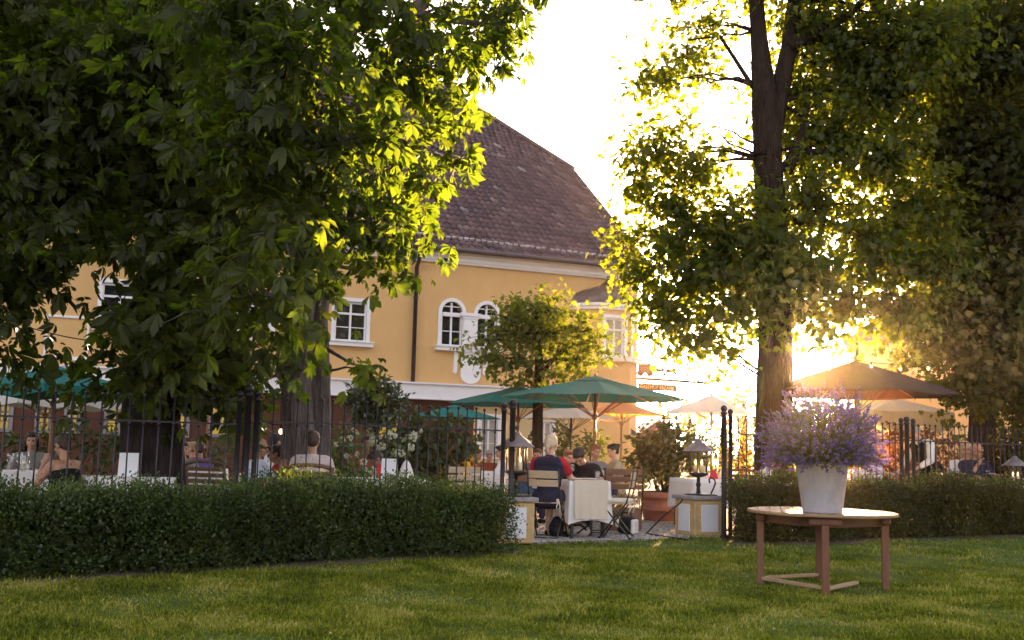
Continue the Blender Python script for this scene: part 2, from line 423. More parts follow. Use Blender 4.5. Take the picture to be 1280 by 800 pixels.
# grass blades
def grass():
    rng = np.random.default_rng(21)
    Ps = []
    def strip(y0, y1, n):
        y = rng.uniform(y0, y1, n); h = (y + 1) * .50 + 1.3
        x = rng.uniform(-1, 1, n) * h; Ps.append(np.stack([x, y], 1))
    strip(5.2, 7.5, 125000); strip(7.2, 10, 270000); strip(9.5, 13, 215000); strip(12.5, 18.5, 130000)
    P = np.concatenate(Ps)
    P = P[P[:, 1] < yfront(P[:, 0]) + 1.22 + .07 * np.sin(P[:, 0] * 9) * np.sin(P[:, 0] * 23)]
    # tufts: some patches are thinner
    f = np.sin(P[:, 0] * 1.9 + 1.3 * np.sin(P[:, 1] * 1.1)) * np.sin(P[:, 1] * 2.3 + P[:, 0] * .7) + .6 * np.sin(P[:, 0] * 5.1 + P[:, 1] * 3.7) * np.sin(P[:, 1] * 6.3)
    hd = yfront(P[:, 0]) - P[:, 1]; inh = ((P[:, 0] < .15) | (P[:, 0] > 2.95)) & (hd < .14 + .06 * np.sin(P[:, 0] * 3.1) + .05 * np.sin(P[:, 0] * 8.3))
    worn = np.sin(P[:, 0] * .83 + 2 * np.sin(P[:, 1] * .41)) * np.sin(P[:, 1] * .97 + 1.1) + .5 * np.sin(P[:, 0] * 2.7 + 1) * np.sin(P[:, 1] * 3.1)
    keep = (rng.random(len(P)) < np.clip(.85 + .3 * f, .35, 1) * np.clip(1.5 - .75 * worn, .3, 1)) & ~(inh & (rng.random(len(P)) < .85)); P = P[keep]; f = f[keep]
    n = len(P); C = np.stack([P[:, 0], P[:, 1], lawn_z(P[:, 0], P[:, 1]) - .004], 1)
    up = np.stack([rng.normal(0, .45, n), rng.normal(0, .45, n), np.ones(n)], 1)
    nr = np.stack([rng.normal(size=n), rng.normal(size=n), np.zeros(n)], 1)
    edge = np.clip(1 - np.abs(yfront(P[:, 0]) + 1.1 - P[:, 1]) / .25, 0, 1)
    sz = rng.uniform(.016, .030, n) * (1 + .9 * rng.random(n) ** 3) * (1 + .3 * np.clip(f, -1, 1)) * (1 + .35 * edge)
    wd = .0062 / .026
    T = np.array([(-.5 * wd * 1.3, 0, 0), (.5 * wd * 1.3, 0, 0), (.28 * wd, .6, .08), (0, 1, .34)])
    V = leaf_verts(C, up, nr, sz, T)
    m = leafmat('grass_blade', [(.035, .055, .003), (.095, .125, .006), (.17, .20, .011), (.26, .27, .03), (.42, .37, .12)], [(.08, .12, .003), (.16, .21, .006), (.28, .29, .03)], .35, .012, .5, 1.5, 1.7)
    tag(np_mesh('grass', V, leaf_faces(n, 4, [[(0, 1, 2), (0, 2, 3)]]), m), 'short green grass blades of the lawn', 'grass', kind='stuff')
    # fallen leaves and clover specks
    n = 500; x = rng.uniform(-6, 8, n); y = rng.uniform(6.2, 15, n); k = y < yfront(x) - .1; x, y = x[k], y[k]; n = len(x)
    C = np.stack([x, y, lawn_z(x, y) + .03], 1)
    V = leaf_verts(C, rng.normal(size=(n, 3)) * [1, 1, .2], np.tile([[0, 0, 1.]], (n, 1)) + rng.normal(size=(n, 3)) * .3, rng.uniform(.02, .05, n), T_SIMPLE)
    tag(np_mesh('fallen_leaves', V, leaf_faces(n, 4, F_SIMPLE), leafmat('dry_leaf', [(.2, .15, .06), (.3, .24, .12), (.12, .1, .03)], [(.2, .15, .03), (.2, .15, .03)], .3)), 'dry fallen leaves scattered over the lawn', 'leaves', kind='stuff')
if GRASS: grass()

# ================================================================== hedges
M_BOX = leafmat('privet_leaf', [(.022, .026, .010), (.030, .050, .012), (.042, .068, .015), (.085, .11, .028)], [(.06, .11, .01), (.10, .17, .015), (.16, .22, .03)], .32, .03, .45, 2.2)
M_BOX2 = leafmat('privet_leaf_warm', [(.020, .022, .005), (.036, .038, .008), (.060, .060, .014)], [(.10, .10, .008), (.15, .14, .012), (.21, .18, .02)], .34, .025, .45, 2.2)
M_TWIG = pmat('twig_bark', (.035, .027, .02), .9, .3, 12)
M_SHOOT = leafmat('skylit_young_leaf', [(.045, .085, .012), (.075, .12, .018), (.11, .15, .03)], [(.14, .22, .015), (.2, .28, .02), (.28, .32, .04)], .38, .03, .45, 2.2)  # young leaf green, made paler to carry the sky light on the hedge top
def hedge(A, B, depth, h, n, name, label, mat, seed, zb=.09, shear=0.0):
    rng = np.random.default_rng(seed)
    A = np.array([A[0], A[1], zb]); B = np.array([B[0], B[1], zb]); L = np.linalg.norm(B - A); u = (B - A) / L; v = np.array([-u[1], u[0], 0])
    hg = thing(name, label, 'hedge', tuple(A))
    ph = rng.uniform(0, 6, 8)
    def bulge(s, z): return .10 * np.sin(s * 2.1 + ph[0]) + .09 * np.sin(s * 4.7 + ph[1] + z * 3) + .05 * np.sin(s * 11 + z * 6 + ph[6]) + .06 * np.sin(z * 7 + ph[2] + s * 1.3)
    def top(s): return h + .05 * np.sin(s * 1.6 + ph[3]) + .04 * np.sin(s * 3.9 + ph[4]) + .03 * np.sin(s * 9 + ph[5])
    # sprays on front, top, back, ends
    m = 10; k = n // m
    kind = rng.random(k)
    s = rng.uniform(0, L, k); z = rng.random(k) ** .8; wv = rng.random(k)
    tp = top(s); dep = np.abs(rng.normal(0, .12, k)) - .03 * (rng.random(k) < .15)
    P = np.zeros((k, 3)); O = np.zeros((k, 3))
    fr_ = kind < .52; to = (kind >= .52) & (kind < .86); en = kind >= .94; bk = (kind >= .86) & (kind < .94)
    P[:, 0] = s; P[:, 1] = wv * depth; P[:, 2] = z * tp
    rnd = .10 * np.clip((z - .75) / .25, 0, 1) ** 2
    P[fr_, 1] = (bulge(s, z * h) + rnd + dep + .08 * np.clip(.3 - z, 0, 1))[fr_]; O[fr_, 1] = -1; O[fr_, 2] = .35
    P[to, 2] = (tp - dep * 1.0)[to]; O[to, 2] = 1
    P[bk, 1] = (depth - dep)[bk]; O[bk, 1] = 1
    e0 = rng.random(k) < .5
    P[en & e0, 0] = (dep - .05 + .1 * np.sin(z * 5))[en & e0]; O[en & e0, 0] = -1
    P[en & ~e0, 0] = (L - dep + .05)[en & ~e0]; O[en & ~e0, 0] = 1
    O += rng.normal(size=O.shape) * .4; O[:, 2] += .25
    # shoots that rise above the clipped top
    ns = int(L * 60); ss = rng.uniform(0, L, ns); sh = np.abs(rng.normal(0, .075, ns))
    N = k * m
    Pb = np.repeat(P, m, 0) + rng.normal(size=(N, 3)) * .042 + np.repeat(O, m, 0) * np.tile(np.linspace(-.06, .05, m), k)[:, None]; Ob = np.repeat(O, m, 0)
    A_ = Ob + rng.normal(size=(N, 3)) * .7; Nn = np.cross(Ob, rng.normal(size=(N, 3))) + np.array([[0, 0, .5]])
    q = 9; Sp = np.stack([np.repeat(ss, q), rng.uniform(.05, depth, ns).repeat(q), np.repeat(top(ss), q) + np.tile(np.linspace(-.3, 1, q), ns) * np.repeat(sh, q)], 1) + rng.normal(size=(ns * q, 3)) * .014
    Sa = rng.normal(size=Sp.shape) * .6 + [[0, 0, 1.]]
    def sheared(X): X = X.copy(); X[:, 0] += shear * X[:, 1] * np.clip(1 - X[:, 0] / L, 0, 1); return X
    C, Ax, Nr = sheared(Pb), A_, Nn
    R = np.stack([u, v, np.array([0, 0, 1.])])
    V = leaf_verts(C @ R, Ax @ R, Nr @ R, rng.uniform(.02, .042, len(C)), T_SIMPLE)
    np_mesh('leaves', V, leaf_faces(len(C), 4, F_SIMPLE), mat, hg)
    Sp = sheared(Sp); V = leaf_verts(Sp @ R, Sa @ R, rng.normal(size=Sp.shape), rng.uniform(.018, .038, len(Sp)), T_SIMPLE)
    np_mesh('skylit_shoots', V, leaf_faces(len(Sp), 4, F_SIMPLE), M_SHOOT, hg)
    # stems inside
    mb = MB(); U = Vector(u); W = Vector(v)
    for i in range(int(L * 7)):
        p = U * rng.uniform(.05 + shear * .6, L - .05) + W * rng.uniform(.18, depth - .12)
        a = [p]
        for z_ in (.25, .5, .75, .93): a.append(p + U * rng.normal(0, .07) + W * rng.normal(0, .05) + Vector((0, 0, z_ * h)))
        mb.tube(a, [.016, .012, .009, .006, .004], 5)
    # dense twig core
    for i in range(int(L * 42)):
        p = U * rng.uniform(.08 + shear * .6, L - .08) + W * rng.uniform(.16, depth - .1) + Vector((0, 0, rng.uniform(.1, h - .15)))
        d = Vector(rng.normal(size=3)); d.normalize(); mb.tube([p, p + d * .16], [.006, .003], 3, caps=False)
    mb.build('stems', M_TWIG, hg)
    # old dark inner leaves fill the heart of the hedge
    n2 = int(L * 4200); Cc = np.stack([rng.uniform(.05, L - .05, n2), rng.uniform(.16, depth - .08, n2), rng.uniform(.04, h - .08, n2)], 1)
    Cc[:, 0] += shear * Cc[:, 1] * np.clip(1 - Cc[:, 0] / L, 0, 1)
    V = leaf_verts(Cc @ R, rng.normal(size=(n2, 3)), rng.normal(size=(n2, 3)), rng.uniform(.05, .09, n2), T_SIMPLE)
    np_mesh('inner_leaves', V, leaf_faces(n2, 4, F_SIMPLE), mat, hg)
    return hg
# bare soil strip with litter along the foot of the hedges
mb = MB(); rs_ = np.random.default_rng(14); xs = np.concatenate([np.arange(-7, .3, .09), np.arange(2.9, 13, .09)]); prev = None
for x in xs:
    y = float(yfront(x)); w0 = .16 + .07 * math.sin(x * 3.1) + .05 * math.sin(x * 8.3) + rs_.uniform(-.03, .03)
    a = (x, y - w0, float(lawn_z(x, y - w0)) + .006); b = (x, y + .5, float(lawn_z(x, y + .5)) + .010)
    i = len(mb.v); mb.v += [a, b]
    if prev is not None and x - prev < .2: mb.f.append([i - 2, i, i + 1, i - 1]); mb.mi.append(0); mb.sm.append(False)
    prev = x
tag(mb.build('soil', pmat('bare_soil', (.055, .040, .026), 1, .35, 14, .6, 60, col2=(.12, .09, .05), mix=(.5, .7))), 'bare brown soil strip at the foot of the hedges', kind='structure')
if HEDGE:
    hedge((-5.6, 7.36), (.10, 12.13), .82, .745, 75000, 'hedge', 'dense clipped green hedge along the dark chestnut side, ending at the path gap', M_BOX, 1)
    hedge((2.95, 13.90), (13.0, 19.78), .85, .815, 92000, 'hedge', 'clipped olive green hedge behind the oval table with the lavender', M_BOX2, 2, shear=.85)

# ================================================================== iron fence
M_IRON = pmat('dark_iron', (.028, .024, .030), .45, .2, 14, .12, 60, metal=.6, col2=(.06, .035, .025), mix=(.55, .75))
def off(A, B, d):
    A = Vector((A[0], A[1], 0)); B = Vector((B[0], B[1], 0)); u = (B - A).normalized(); n = Vector((-u.y, u.x, 0)); return A + n * d, B + n * d
FLA, FLB = off(HP[1], HP[2], .88); FRA, FRB = off(HP[3], HP[4], .80)
def post_mesh(h, r=.028):
    m = MB(); m.lathe([(r * 1.5, 0), (r * 1.5, .05), (r, .055), (r, h - .09), (r * 1.35, h - .085), (r * 1.35, h - .065), (r, h - .06), (r, h - .045), (r * .5, h - .04)], 12)
    m.ball((0, 0, h - .012), r * 1.32, 12, 8); return m
def bar_mesh(h, r=.0085):
    m = MB(); m.tube([(0, 0, .06), (0, 0, h - .03)], r, 6); m.ball((0, 0, h - .012), .019, 8, 6); m.lathe([(r, h - .30), (.016, h - .29), (.016, h - .27), (r, h - .26)], 6); return m
BAR = {}
def fence(A, B, posts, h_bar, h_post, label, extra=None):
    A = Vector((A.x, A.y, FL - .02)); B = Vector((B.x, B.y, FL - .02)); u = B - A; L = u.length; a = math.atan2(u.y, u.x)
    fe = thing('iron_fence', label, 'fence', A, a, 'black iron fence sections round the beer garden')
    for z in (.12, h_bar - .26):
        MB().box((L / 2, 0, z), (L, .012, .018)).build('rail', M_IRON, fe)
    if h_bar not in BAR: BAR[h_bar] = bar_mesh(h_bar).mesh('bar')
    n = int(round(L / .142))
    for i in range(1, n):
        me = BAR[h_bar]
        o = link_mesh('bar', me, None if me.materials else M_IRON, fe); o.location = (L * i / n + random.uniform(-.004, .004), 0, random.uniform(-.008, .008))
        o.rotation_euler = (random.gauss(0, .006), random.gauss(0, .006), 0)
    for s_, hp, r in posts:
        post_mesh(hp, r).build('post', M_IRON, fe).location = (s_, 0, 0)
    if extra: extra(fe, L)
    return fe
def pl(px, A, B): p = colline(px, A, B); return Vector((p.x, p.y, 0))
pA = pl(-60, FLA, FLB); pB = pl(297, FLA, FLB); pC = pl(308, FLA, FLB); pD = pl(319, FLA, FLB); pE = pl(629, FLA, FLB); pF = pl(640, FLA, FLB)
fence(pA, pB, [((pB - pA).length, 1.66, .026)], 1.60, 1.66, 'dark iron bar fence in front of the chestnut trunk and the shaded tables')
def brackets(fe, L):
    for z in (1.42, .5): MB().box((L + .17, 0, z), (.13, .03, .045)).build('latch_bracket', M_IRON, fe)
fence(pC, pE, [(0, 1.72, .036), ((pD - pC).length, 1.68, .026), ((pE - pC).length, 1.70, .03), ((pF - pC).length, 1.74, .036)], 1.64, 1.7, 'dark iron bar fence in front of the hydrangeas with twin gate posts at its end', brackets)
qA = pl(905, FRA, FRB); qB = pl(913, FRA, FRB); qC = pl(1127, FRA, FRB); qD = pl(1134, FRA, FRB); qE = pl(1142, FRA, FRB); qF = pl(1460, FRA, FRB)
fence(qA, qC, [(0, 1.80, .036), ((qB - qA).length, 1.76, .03), ((qC - qA).length, 1.76, .03)], 1.70, 1.76, 'dark iron bar fence behind the lavender pot with twin gate posts')
fence(qD, qF, [(0, 1.78, .036), ((qE - qD).length, 1.76, .03)], 1.70, 1.76, 'dark iron bar fence in front of the standing waiter and the seated couple')
# ================================================================== the guesthouse
U = Vector((.92, .393, 0)).normalized(); NIN = Vector((-U.y, U.x, 0)); F0 = Vector((-1.44, 32, FL))
HA = math.atan2(U.y, U.x)
house = thing('guesthouse', 'yellow plastered guesthouse with brown tiled half-hipped roof and white trim', 'building', F0, HA)
def bl(px, py, y=0.0):
    p = hplane(px, py, F0 + NIN * y, NIN) - F0
    return Vector((p.dot(U), p.dot(NIN), p.z))
def bside(px, py, x):
    p = hplane(px, py, F0 + U * x, U) - F0
    return Vector((p.dot(U), p.dot(NIN), p.z))
def plaster(name, col, var=.07):
    return pmat(name, col, .92, var, .6, .3, 30, col2=sc(col, .80), mix=(.46, .80), spec=.2, stretch=(1, 1, .55))
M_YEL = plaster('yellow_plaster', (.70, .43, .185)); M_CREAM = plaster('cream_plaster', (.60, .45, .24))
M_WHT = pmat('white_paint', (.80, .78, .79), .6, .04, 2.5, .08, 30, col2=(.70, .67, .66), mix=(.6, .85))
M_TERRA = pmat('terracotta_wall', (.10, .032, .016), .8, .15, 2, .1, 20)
M_GREYW = pmat('shaded_white_frame', (.26, .24, .24), .7, .1, 3)  # white frame paint darkened, the shade on the ground floor put into its colour
M_GLASS = pmat('window_pane', (.02, .022, .025), .05, .3, 3, .015, 2.5, spec=1.0)
M_CURT = clothmat('net_curtain', (.45, .42, .36))
M_LITW = emat('lit_window', (.85, .62, .12), LIT)
M_LEAD = pmat('lead_sheet', (.12, .095, .10), .5, .25, 5, .1, 20, metal=.5)
M_GUT = pmat('brown_gutter', (.05, .032, .035), .45, .2, 8, metal=.3)
XL = -26.0; XR = bl(797, 400).x; ZE = 6.98
def wall_sheet(poly, holes, y, depth, mat, name, parent, xf=None):
    """flat wall with real openings and reveals"""
    loops = [poly] + holes
    tri = tessellate_polygon([[Vector((p[0], p[1], 0)) for p in lp] for lp in loops])
    flat = [p for lp in loops for p in lp]; n = len(flat)
    mb = MB(); vs = [Vector((p[0], y, p[1])) for p in flat]
    for lp in holes: vs += [Vector((p[0], y + depth, p[1])) for p in lp]
    fs = [tuple(t) for t in tri]; o1 = len(poly); o2 = n
    for lp in holes:
        k = len(lp)
        for i in range(k): fs.append((o1 + i, o1 + (i + 1) % k, o2 + (i + 1) % k, o2 + i))
        o1 += k; o2 += k
    if xf: vs = [xf(v) for v in vs]
    mb.add(vs, fs); return mb.build(name, mat, parent, fixn=False)
def rect(x0, x1, z0, z1): return [(x0, z0), (x1, z0), (x1, z1), (x0, z1)]
def arch(x0, x1, z0, z1, n=10):
    r = (x1 - x0) / 2; c = (x0 + x1) / 2; zc = z1 - r
    return [(x0, z0), (x1, z0)] + [(c + r * math.cos(PI * i / n), zc + r * math.sin(PI * i / n)) for i in range(n + 1)]
def window(x0, x1, z0, z1, style='cross', pane=None, parent=house, xf=None, sill=True, trim=.11):
    """white surround + sash bars standing in the opening; pane and sill as sub-parts"""
    f = MB(); xf = xf or (lambda v: v); ID = lambda p: xf(p)
    w_ = x1 - x0; isarch = style.startswith('arch')
    outer = arch(x0 - trim, x1 + trim, z0 - .02, z1 + trim, 14) if isarch else rect(x0 - trim, x1 + trim, z0 - .03, z1 + trim)
    inner = arch(x0, x1, z0, z1, 14) if isarch else rect(x0, x1, z0, z1)
    n = len(outer)
    for k in range(n):                                         # surround ring, 4 cm proud of the wall
        a, b = outer[k], outer[(k + 1) % n]; c, d = inner[(k + 1) % n], inner[k]
        q = [Vector((p[0], -.04, p[1])) for p in (a, b, c, d)] + [Vector((p[0], .06, p[1])) for p in (a, b, c, d)]
        f.add([xf(v) for v in q], [(0, 1, 2, 3), (0, 4, 5, 1), (2, 6, 7, 3)])
    def bar(c, s): 
        t = MB().box(c, s); f.add([xf(Vector(v)) for v in t.v], t.f)
    yb = .07; e = .045
    bar((x0 + e / 2, yb, (z0 + z1) / 2 - (w_ / 4 if isarch else 0)), (e, .06, z1 - z0 - (w_ / 2 if isarch else 0))); bar((x1 - e / 2, yb, (z0 + z1) / 2 - (w_ / 4 if isarch else 0)), (e, .06, z1 - z0 - (w_ / 2 if isarch else 0)))
    bar(((x0 + x1) / 2, yb, z0 + .03), (w_ - 2 * e, .06, .06))
    zt = z1 - w_ / 2 if isarch else z1
    if isarch: bar(((x0 + x1) / 2, yb - .03, zt - .06), (w_ - 2 * e, .09, .12)); bar(((x0 + x1) / 2, yb + .004, z1 - w_ * .22), (w_ - .03, .03, .03))
    else: bar(((x0 + x1) / 2, yb, z1 - .03), (w_ - 2 * e, .06, .06))
    bar(((x0 + x1) / 2, yb + .006, (z0 + z1) / 2), (.055, .05, z1 - z0 - .04))
    if not isarch: bar(((x0 + x1) / 2, yb + .012, z0 + (z1 - z0) * .70), (w_ - .05, .04, .06))
    bar(((x0 + x1) / 2, yb + .018, z0 + (zt - z0) * (.45 if isarch else .36)), (w_ - .04, .025, .026))
    o = f.build('window', M_GREYW if pane is M_LITW else M_WHT, parent)
    p = MB(); pts = inner
    tri = tessellate_polygon([[Vector((q[0], q[1], 0)) for q in pts]])
    p.add([xf(Vector((q[0], .115, q[1]))) for q in pts], [tuple(t) for t in tri]); p.build('pane', pane or M_GLASS, o)
    if pane is None or pane is M_CURT:
        pass
    if sill:
        s_ = MB(); t = MB().box(((x0 + x1) / 2, -.07, z0 - .085), (w_ + 2 * trim + .16, .22, .11)); t.box(((x0 + x1) / 2, -.09, z0 - .012), (w_ + 2 * trim + .2, .26, .03))
        s_.add([xf(Vector(v)) for v in t.v], t.f); s_.build('sill', M_WHT, o)
    return o
# --- openings read off the facade plane
def box4(pxl, pxr, pyt, pyb):
    a = bl(pxl, pyb); b = bl(pxr, pyt); return a.x, b.x, a.z, bl((pxl + pxr) / 2, pyt).z
wins = []
x0 = bl(419, 400).x; x1 = bl(458, 400).x; zb = bl(438, 427).z; zt = bl(438, 377).z; wins.append((x0, x1, zb, zt, 'cross'))
a0 = bl(551.5, 410).x; a1 = bl(577.5, 410).x; b0 = bl(596, 410).x; b1 = bl(621, 410).x; azb = bl(565, 433).z; azt = bl(565, 377).z
wins.append((a0, a1, azb, azt, 'arch')); wins.append((b0, b1, azb, azt, 'arch'))
l0 = bl(128, 370).x; l1 = bl(172, 370).x; wins.append((l0, l1, zb, zt, 'cross'))
for k in range(2): x = bl(300, 400).x - k * 1.9; wins.append((x, x + .85, zb, zt, 'cross'))
for k in range(3): x = -17 - k * 2.6; wins.append((x, x + .85, zb, zt, 'cross'))
Z1 = 2.90
holes = [arch(*w_[:4]) if w_[4] == 'arch' else rect(*w_[:4]) for w_ in wins]
wall_sheet(rect(XL, XR, Z1, ZE + .1), holes, 0, .2, M_YEL, 'wall', house)
for w_ in wins: window(*w_[:4], style=w_[4])
bl0 = bl(56, 440).x; m = MB()                               # blind window: a flat frame and sill on the plaster
for c_, s_ in (((bl0, -.02, 3.72), (.06, .05, 1.10)), ((bl0 + 1.0, -.02, 3.72), (.06, .05, 1.10)), ((bl0 + .5, -.022, 4.27), (1.06, .05, .06)), ((bl0 + .5, -.06, 3.18), (1.2, .14, .09))): m.box(c_, s_)
m.build('blind_window_frame', M_WHT, house)
# ground floor: terracotta with lit windows, then cream
XM = bl(592, 530).x
gw = []
for pl_, pr_, pt_, pb_ in ((-3, 14, 505, 538), (46, 64, 507, 540), (82, 99, 507, 540), (132, 166, 507, 542), (205, 235, 508, 545), (262, 290, 508, 545), (470, 500, 508, 548)):
    a = bl(pl_, pb_); b = bl(pr_, pt_); gw.append((a.x, b.x, a.z, b.z))
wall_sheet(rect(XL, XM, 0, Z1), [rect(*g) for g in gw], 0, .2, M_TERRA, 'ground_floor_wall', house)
for g in gw: window(*g, style='cross', pane=M_LITW, sill=False, trim=.07)
cg = []
a = bl(600, 572); b = bl(622, 523); cg.append((a.x, b.x, a.z, b.z))
a = bl(672, 585); b = bl(690, 527); cg.append((a.x, b.x, .03, b.z))
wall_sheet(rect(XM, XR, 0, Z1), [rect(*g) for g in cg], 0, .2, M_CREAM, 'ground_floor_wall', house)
for g in cg: window(*g, style='cross', pane=M_CURT, sill=False, trim=.12)
# white fascia band over the ground floor
bx1 = bl(693, 490).x; zt_ = bl(520, 478.5).z; zb_ = bl(520, 499).z
m = MB(); m.box(((XL + bx1) / 2, -.16, (zt_ + zb_) / 2), (bx1 - XL, .32, zt_ - zb_ - .05)); m.box(((XL + bx1) / 2, -.19, zt_ - .02), (bx1 - XL + .06, .40, .05)); m.box(((XL + bx1) / 2, -.17, zb_ + .012), (bx1 - XL + .02, .35, .035))
m.build('fascia_band', M_WHT, house)
# cornice: stepped moulding
m = MB(); prof = [(0, 0), (-.10, 0), (-.12, .05), (-.16, .07), (-.17, .16), (-.26, .22), (-.30, .24), (-.31, .34), (0, .34)]
m.add([(x, y, ZE - .34 + z) for x in (XL, XR + .30) for y, z in prof], [(i, (i + 1) % 9, 9 + (i + 1) % 9, 9 + i) for i in range(9)] + [tuple(range(9)), tuple(range(17, 8, -1))])
m.build('cornice', M_WHT, house)
# downpipe
dx = bl(517.5, 400).x
m = MB(); m.tube([(dx, -.40, ZE - .02), (dx, -.30, ZE - .35), (dx, -.10, ZE - .55), (dx, -.10, zt_ - .02)], .062, 10)
for z in (4.0, 5.5): m.lathe([(.075, z), (.075, z + .05)], 10, (dx, -.10, 0))
m.build('downpipe', M_GUT, house)
# pilaster and apron between the arched windows
pm = (a1 + b0) / 2; m = MB(); zs = bl(588, 394).z
wl, wr = a1 + .03, b0 - .03
m.box(((wl + wr) / 2, -.045, (azb + zs) / 2 + .05), (wr - wl, .10, zs - azb - .1)); m.box(((wl + wr) / 2, -.06, zs), (wr - wl + .22, .14, .10)); m.box(((wl + wr) / 2, -.055, zs - .10), (wr - wl + .10, .12, .05))
ax0, ax1 = bl(575.5, 460).x, bl(600, 460).x; r_ = (ax1 - ax0) / 2; zb2 = bl(588, 480).z
poly = [(ax1, azb - .10), (ax0, azb - .10)] + [(ax0 + r_ - r_ * math.cos(PI * i / 12), zb2 + r_ * .8 - r_ * .8 * math.sin(PI * i / 12)) for i in range(13)]
m.prism(poly, -.07, .01)
for xx in (ax0 - .22, ax1 + .10): m.prism([(xx, azb - .15), (xx + .12, azb - .15), (xx + .10, zb2 + .35), (xx + .06, zb2 + .28), (xx - .02, zb2 + .32)], -.05, .01)
m.build('pilaster', M_WHT, house)
# --- roof
XV = XR + .28
V1 = bside(715, 212, XV); ye = -.45
slope = (V1.z - ZE) / (V1.y - ye); th = math.atan(slope)
def roofpt(px, py):
    nrm = (NIN * -math.sin(th) + Vector((0, 0, math.cos(th)))).normalized()
    p = hplane(px, py, F0 + NIN * ye + Vector((0, 0, ZE)), nrm) - F0; return Vector((p.dot(U), p.dot(NIN), p.z))
H1 = roofpt(545, 106)
b1_ = (V1.y - ye) / math.cos(th); bh = (H1.y - ye) / math.cos(th); hipk = (H1.x - XV) / (bh - b1_)
BMAX = bh + .5
print('roof slope', math.degrees(th), 'V1', V1, 'H1', H1, 'XR', XR)
def rp(x, b, lift=0.0): return (x, ye + b * math.cos(th) - lift * math.sin(th), ZE + b * math.sin(th) + lift * math.cos(th))
def tile_mat():
    m, nt, out = _nt('brown_roof_tile')
    p = nt.nodes.new('ShaderNodeBsdfPrincipled'); nt.links.new(p.outputs[0], out.inputs[0]); p.inputs['Roughness'].default_value = .55
    geo = nt.nodes.new('ShaderNodeNewGeometry'); c = _ramp(nt, geo.outputs['Random Per Island'], [(0, (.055, .028, .034)), (.5, (.086, .046, .052)), (.93, (.12, .070, .076)), (.985, (.16, .12, .12)), (1, (.38, .33, .32))])
    vec = _coords(nt); n = _ramp(nt, _noise(nt, vec, .7, 6), [(.3, (.8, .8, .8)), (.7, (1.2, 1.15, 1.1))])
    mx = nt.nodes.new('ShaderNodeMix'); mx.data_type = 'RGBA'; mx.blend_type = 'MULTIPLY'; mx.inputs['Factor'].default_value = 1
    nt.links.new(c, mx.inputs['A']); nt.links.new(n, mx.inputs['B']); nt.links.new(mx.outputs['Result'], p.inputs['Base Color']); return m
M_TILE = tile_mat()
rngt = np.random.default_rng(8)
Vt = []; Ft = []; tw_, tl_ = .225, .34
prof_t = [(0, .0), (.12, .035), (.3, .05), (.48, .035), (.62, .005), (.8, -.012), (1.0, .0)]
b = 0.0; row = 0
while b < BMAX:
    xe = XV if b < b1_ else XV + hipk * (b - b1_)
    n = int((xe - XL) / tw_)
    for k in range(n + 1):
        xl = xe - (k + 1) * tw_
        o = len(Vt); j = rngt.normal(0, .006); jt = rngt.normal(0, .004)
        bt = b + tl_ + .05
        xt = 0 if b < b1_ else hipk * (tl_ + .05)
        for u_, z_ in prof_t: Vt.append(rp(xl + u_ * tw_ * 1.04, b + j, z_ + .075 + jt))
        for u_, z_ in prof_t: Vt.append(rp(min(xl + u_ * tw_ * 1.04, xe + xt if k == 0 else 1e9), bt, z_ + .008))
        for u_, z_ in prof_t: Vt.append(rp(xl + u_ * tw_ * 1.04, b + j, z_ + .012 + jt))
        for i in range(6):
            Ft.append((o + i, o + i + 1, o + 8 + i, o + 7 + i)); Ft.append((o + 14 + i, o + 15 + i, o + i + 1, o + i))
    b += tl_; row += 1
np_mesh('roof', np.array(Vt), [np.array(Ft)], M_TILE, house)
# roof body under the tiles, gable end, half hip, rear slope
yr = ye + BMAX * math.cos(th); zr = ZE + BMAX * math.sin(th); xr_ = XV + hipk * (BMAX - b1_)
m = MB(); P0 = (XL, ye, ZE); P1 = (XV, ye, ZE); P2 = tuple(V1); P3 = (xr_, yr, zr); P4 = (XL, yr, zr)
y2 = 2 * yr - V1.y; ye2 = 2 * yr - ye
m.add([P0, P1, P2, P3, P4, (XV, y2, V1.z), (XV, ye2, ZE), (XL, ye2, ZE)], [(0, 1, 2, 3, 4), (2, 5, 3), (4, 3, 5, 6, 7), (0, 7, 6, 1)])
m.build('roof_underlay', M_GUT, house, fixn=False)
m = MB(); m.add([(XR, 0, 0), (XR, ye2 + .45, 0), (XR, ye2 + .45, ZE), (XR, y2, V1.z - .35), (XR, V1.y, V1.z - .35), (XR, 0, ZE)], [(0, 1, 2, 3, 4, 5)])
m.build('gable_wall', M_YEL, house, fixn=False)
# verge board, hip cap tiles, gutter, snow guards
m = MB(); m.tube([rp(XV + .03, 0, .0), rp(XV + .03, b1_, .0)], .06, 4, smooth=False); m.tube([rp(XV, b1_ - .1, .08), rp(xr_, BMAX, .10)], .10, 8)
m.build('verge_tiles', M_TILE, house)
m = MB(); 
pts = [(XL, ye - .06, ZE + .01), (XV + .02, ye - .06, ZE + .01)]
m.tube(pts, .075, 10); m.build('gutter', M_GUT, house)
M_SNOW = pmat('pale_snow_guard', (.42, .37, .38), .5, .3, 12)
for px in (494, 516, 535, 571, 593, 622, 648, 668, 700, 722, 745):
    c = roofpt(px, 302 + (px - 575) * .12); sg = MB()
    bq = (c.y - ye) / math.cos(th)
    for k in range(4): sg.box(rp(c.x + k * .2 - .3, bq + (k % 2) * .03, .10), (.13, .05, .07), Matrix.Rotation(th, 3, 'X'))
    sg.build('snow_guard', M_SNOW, house)
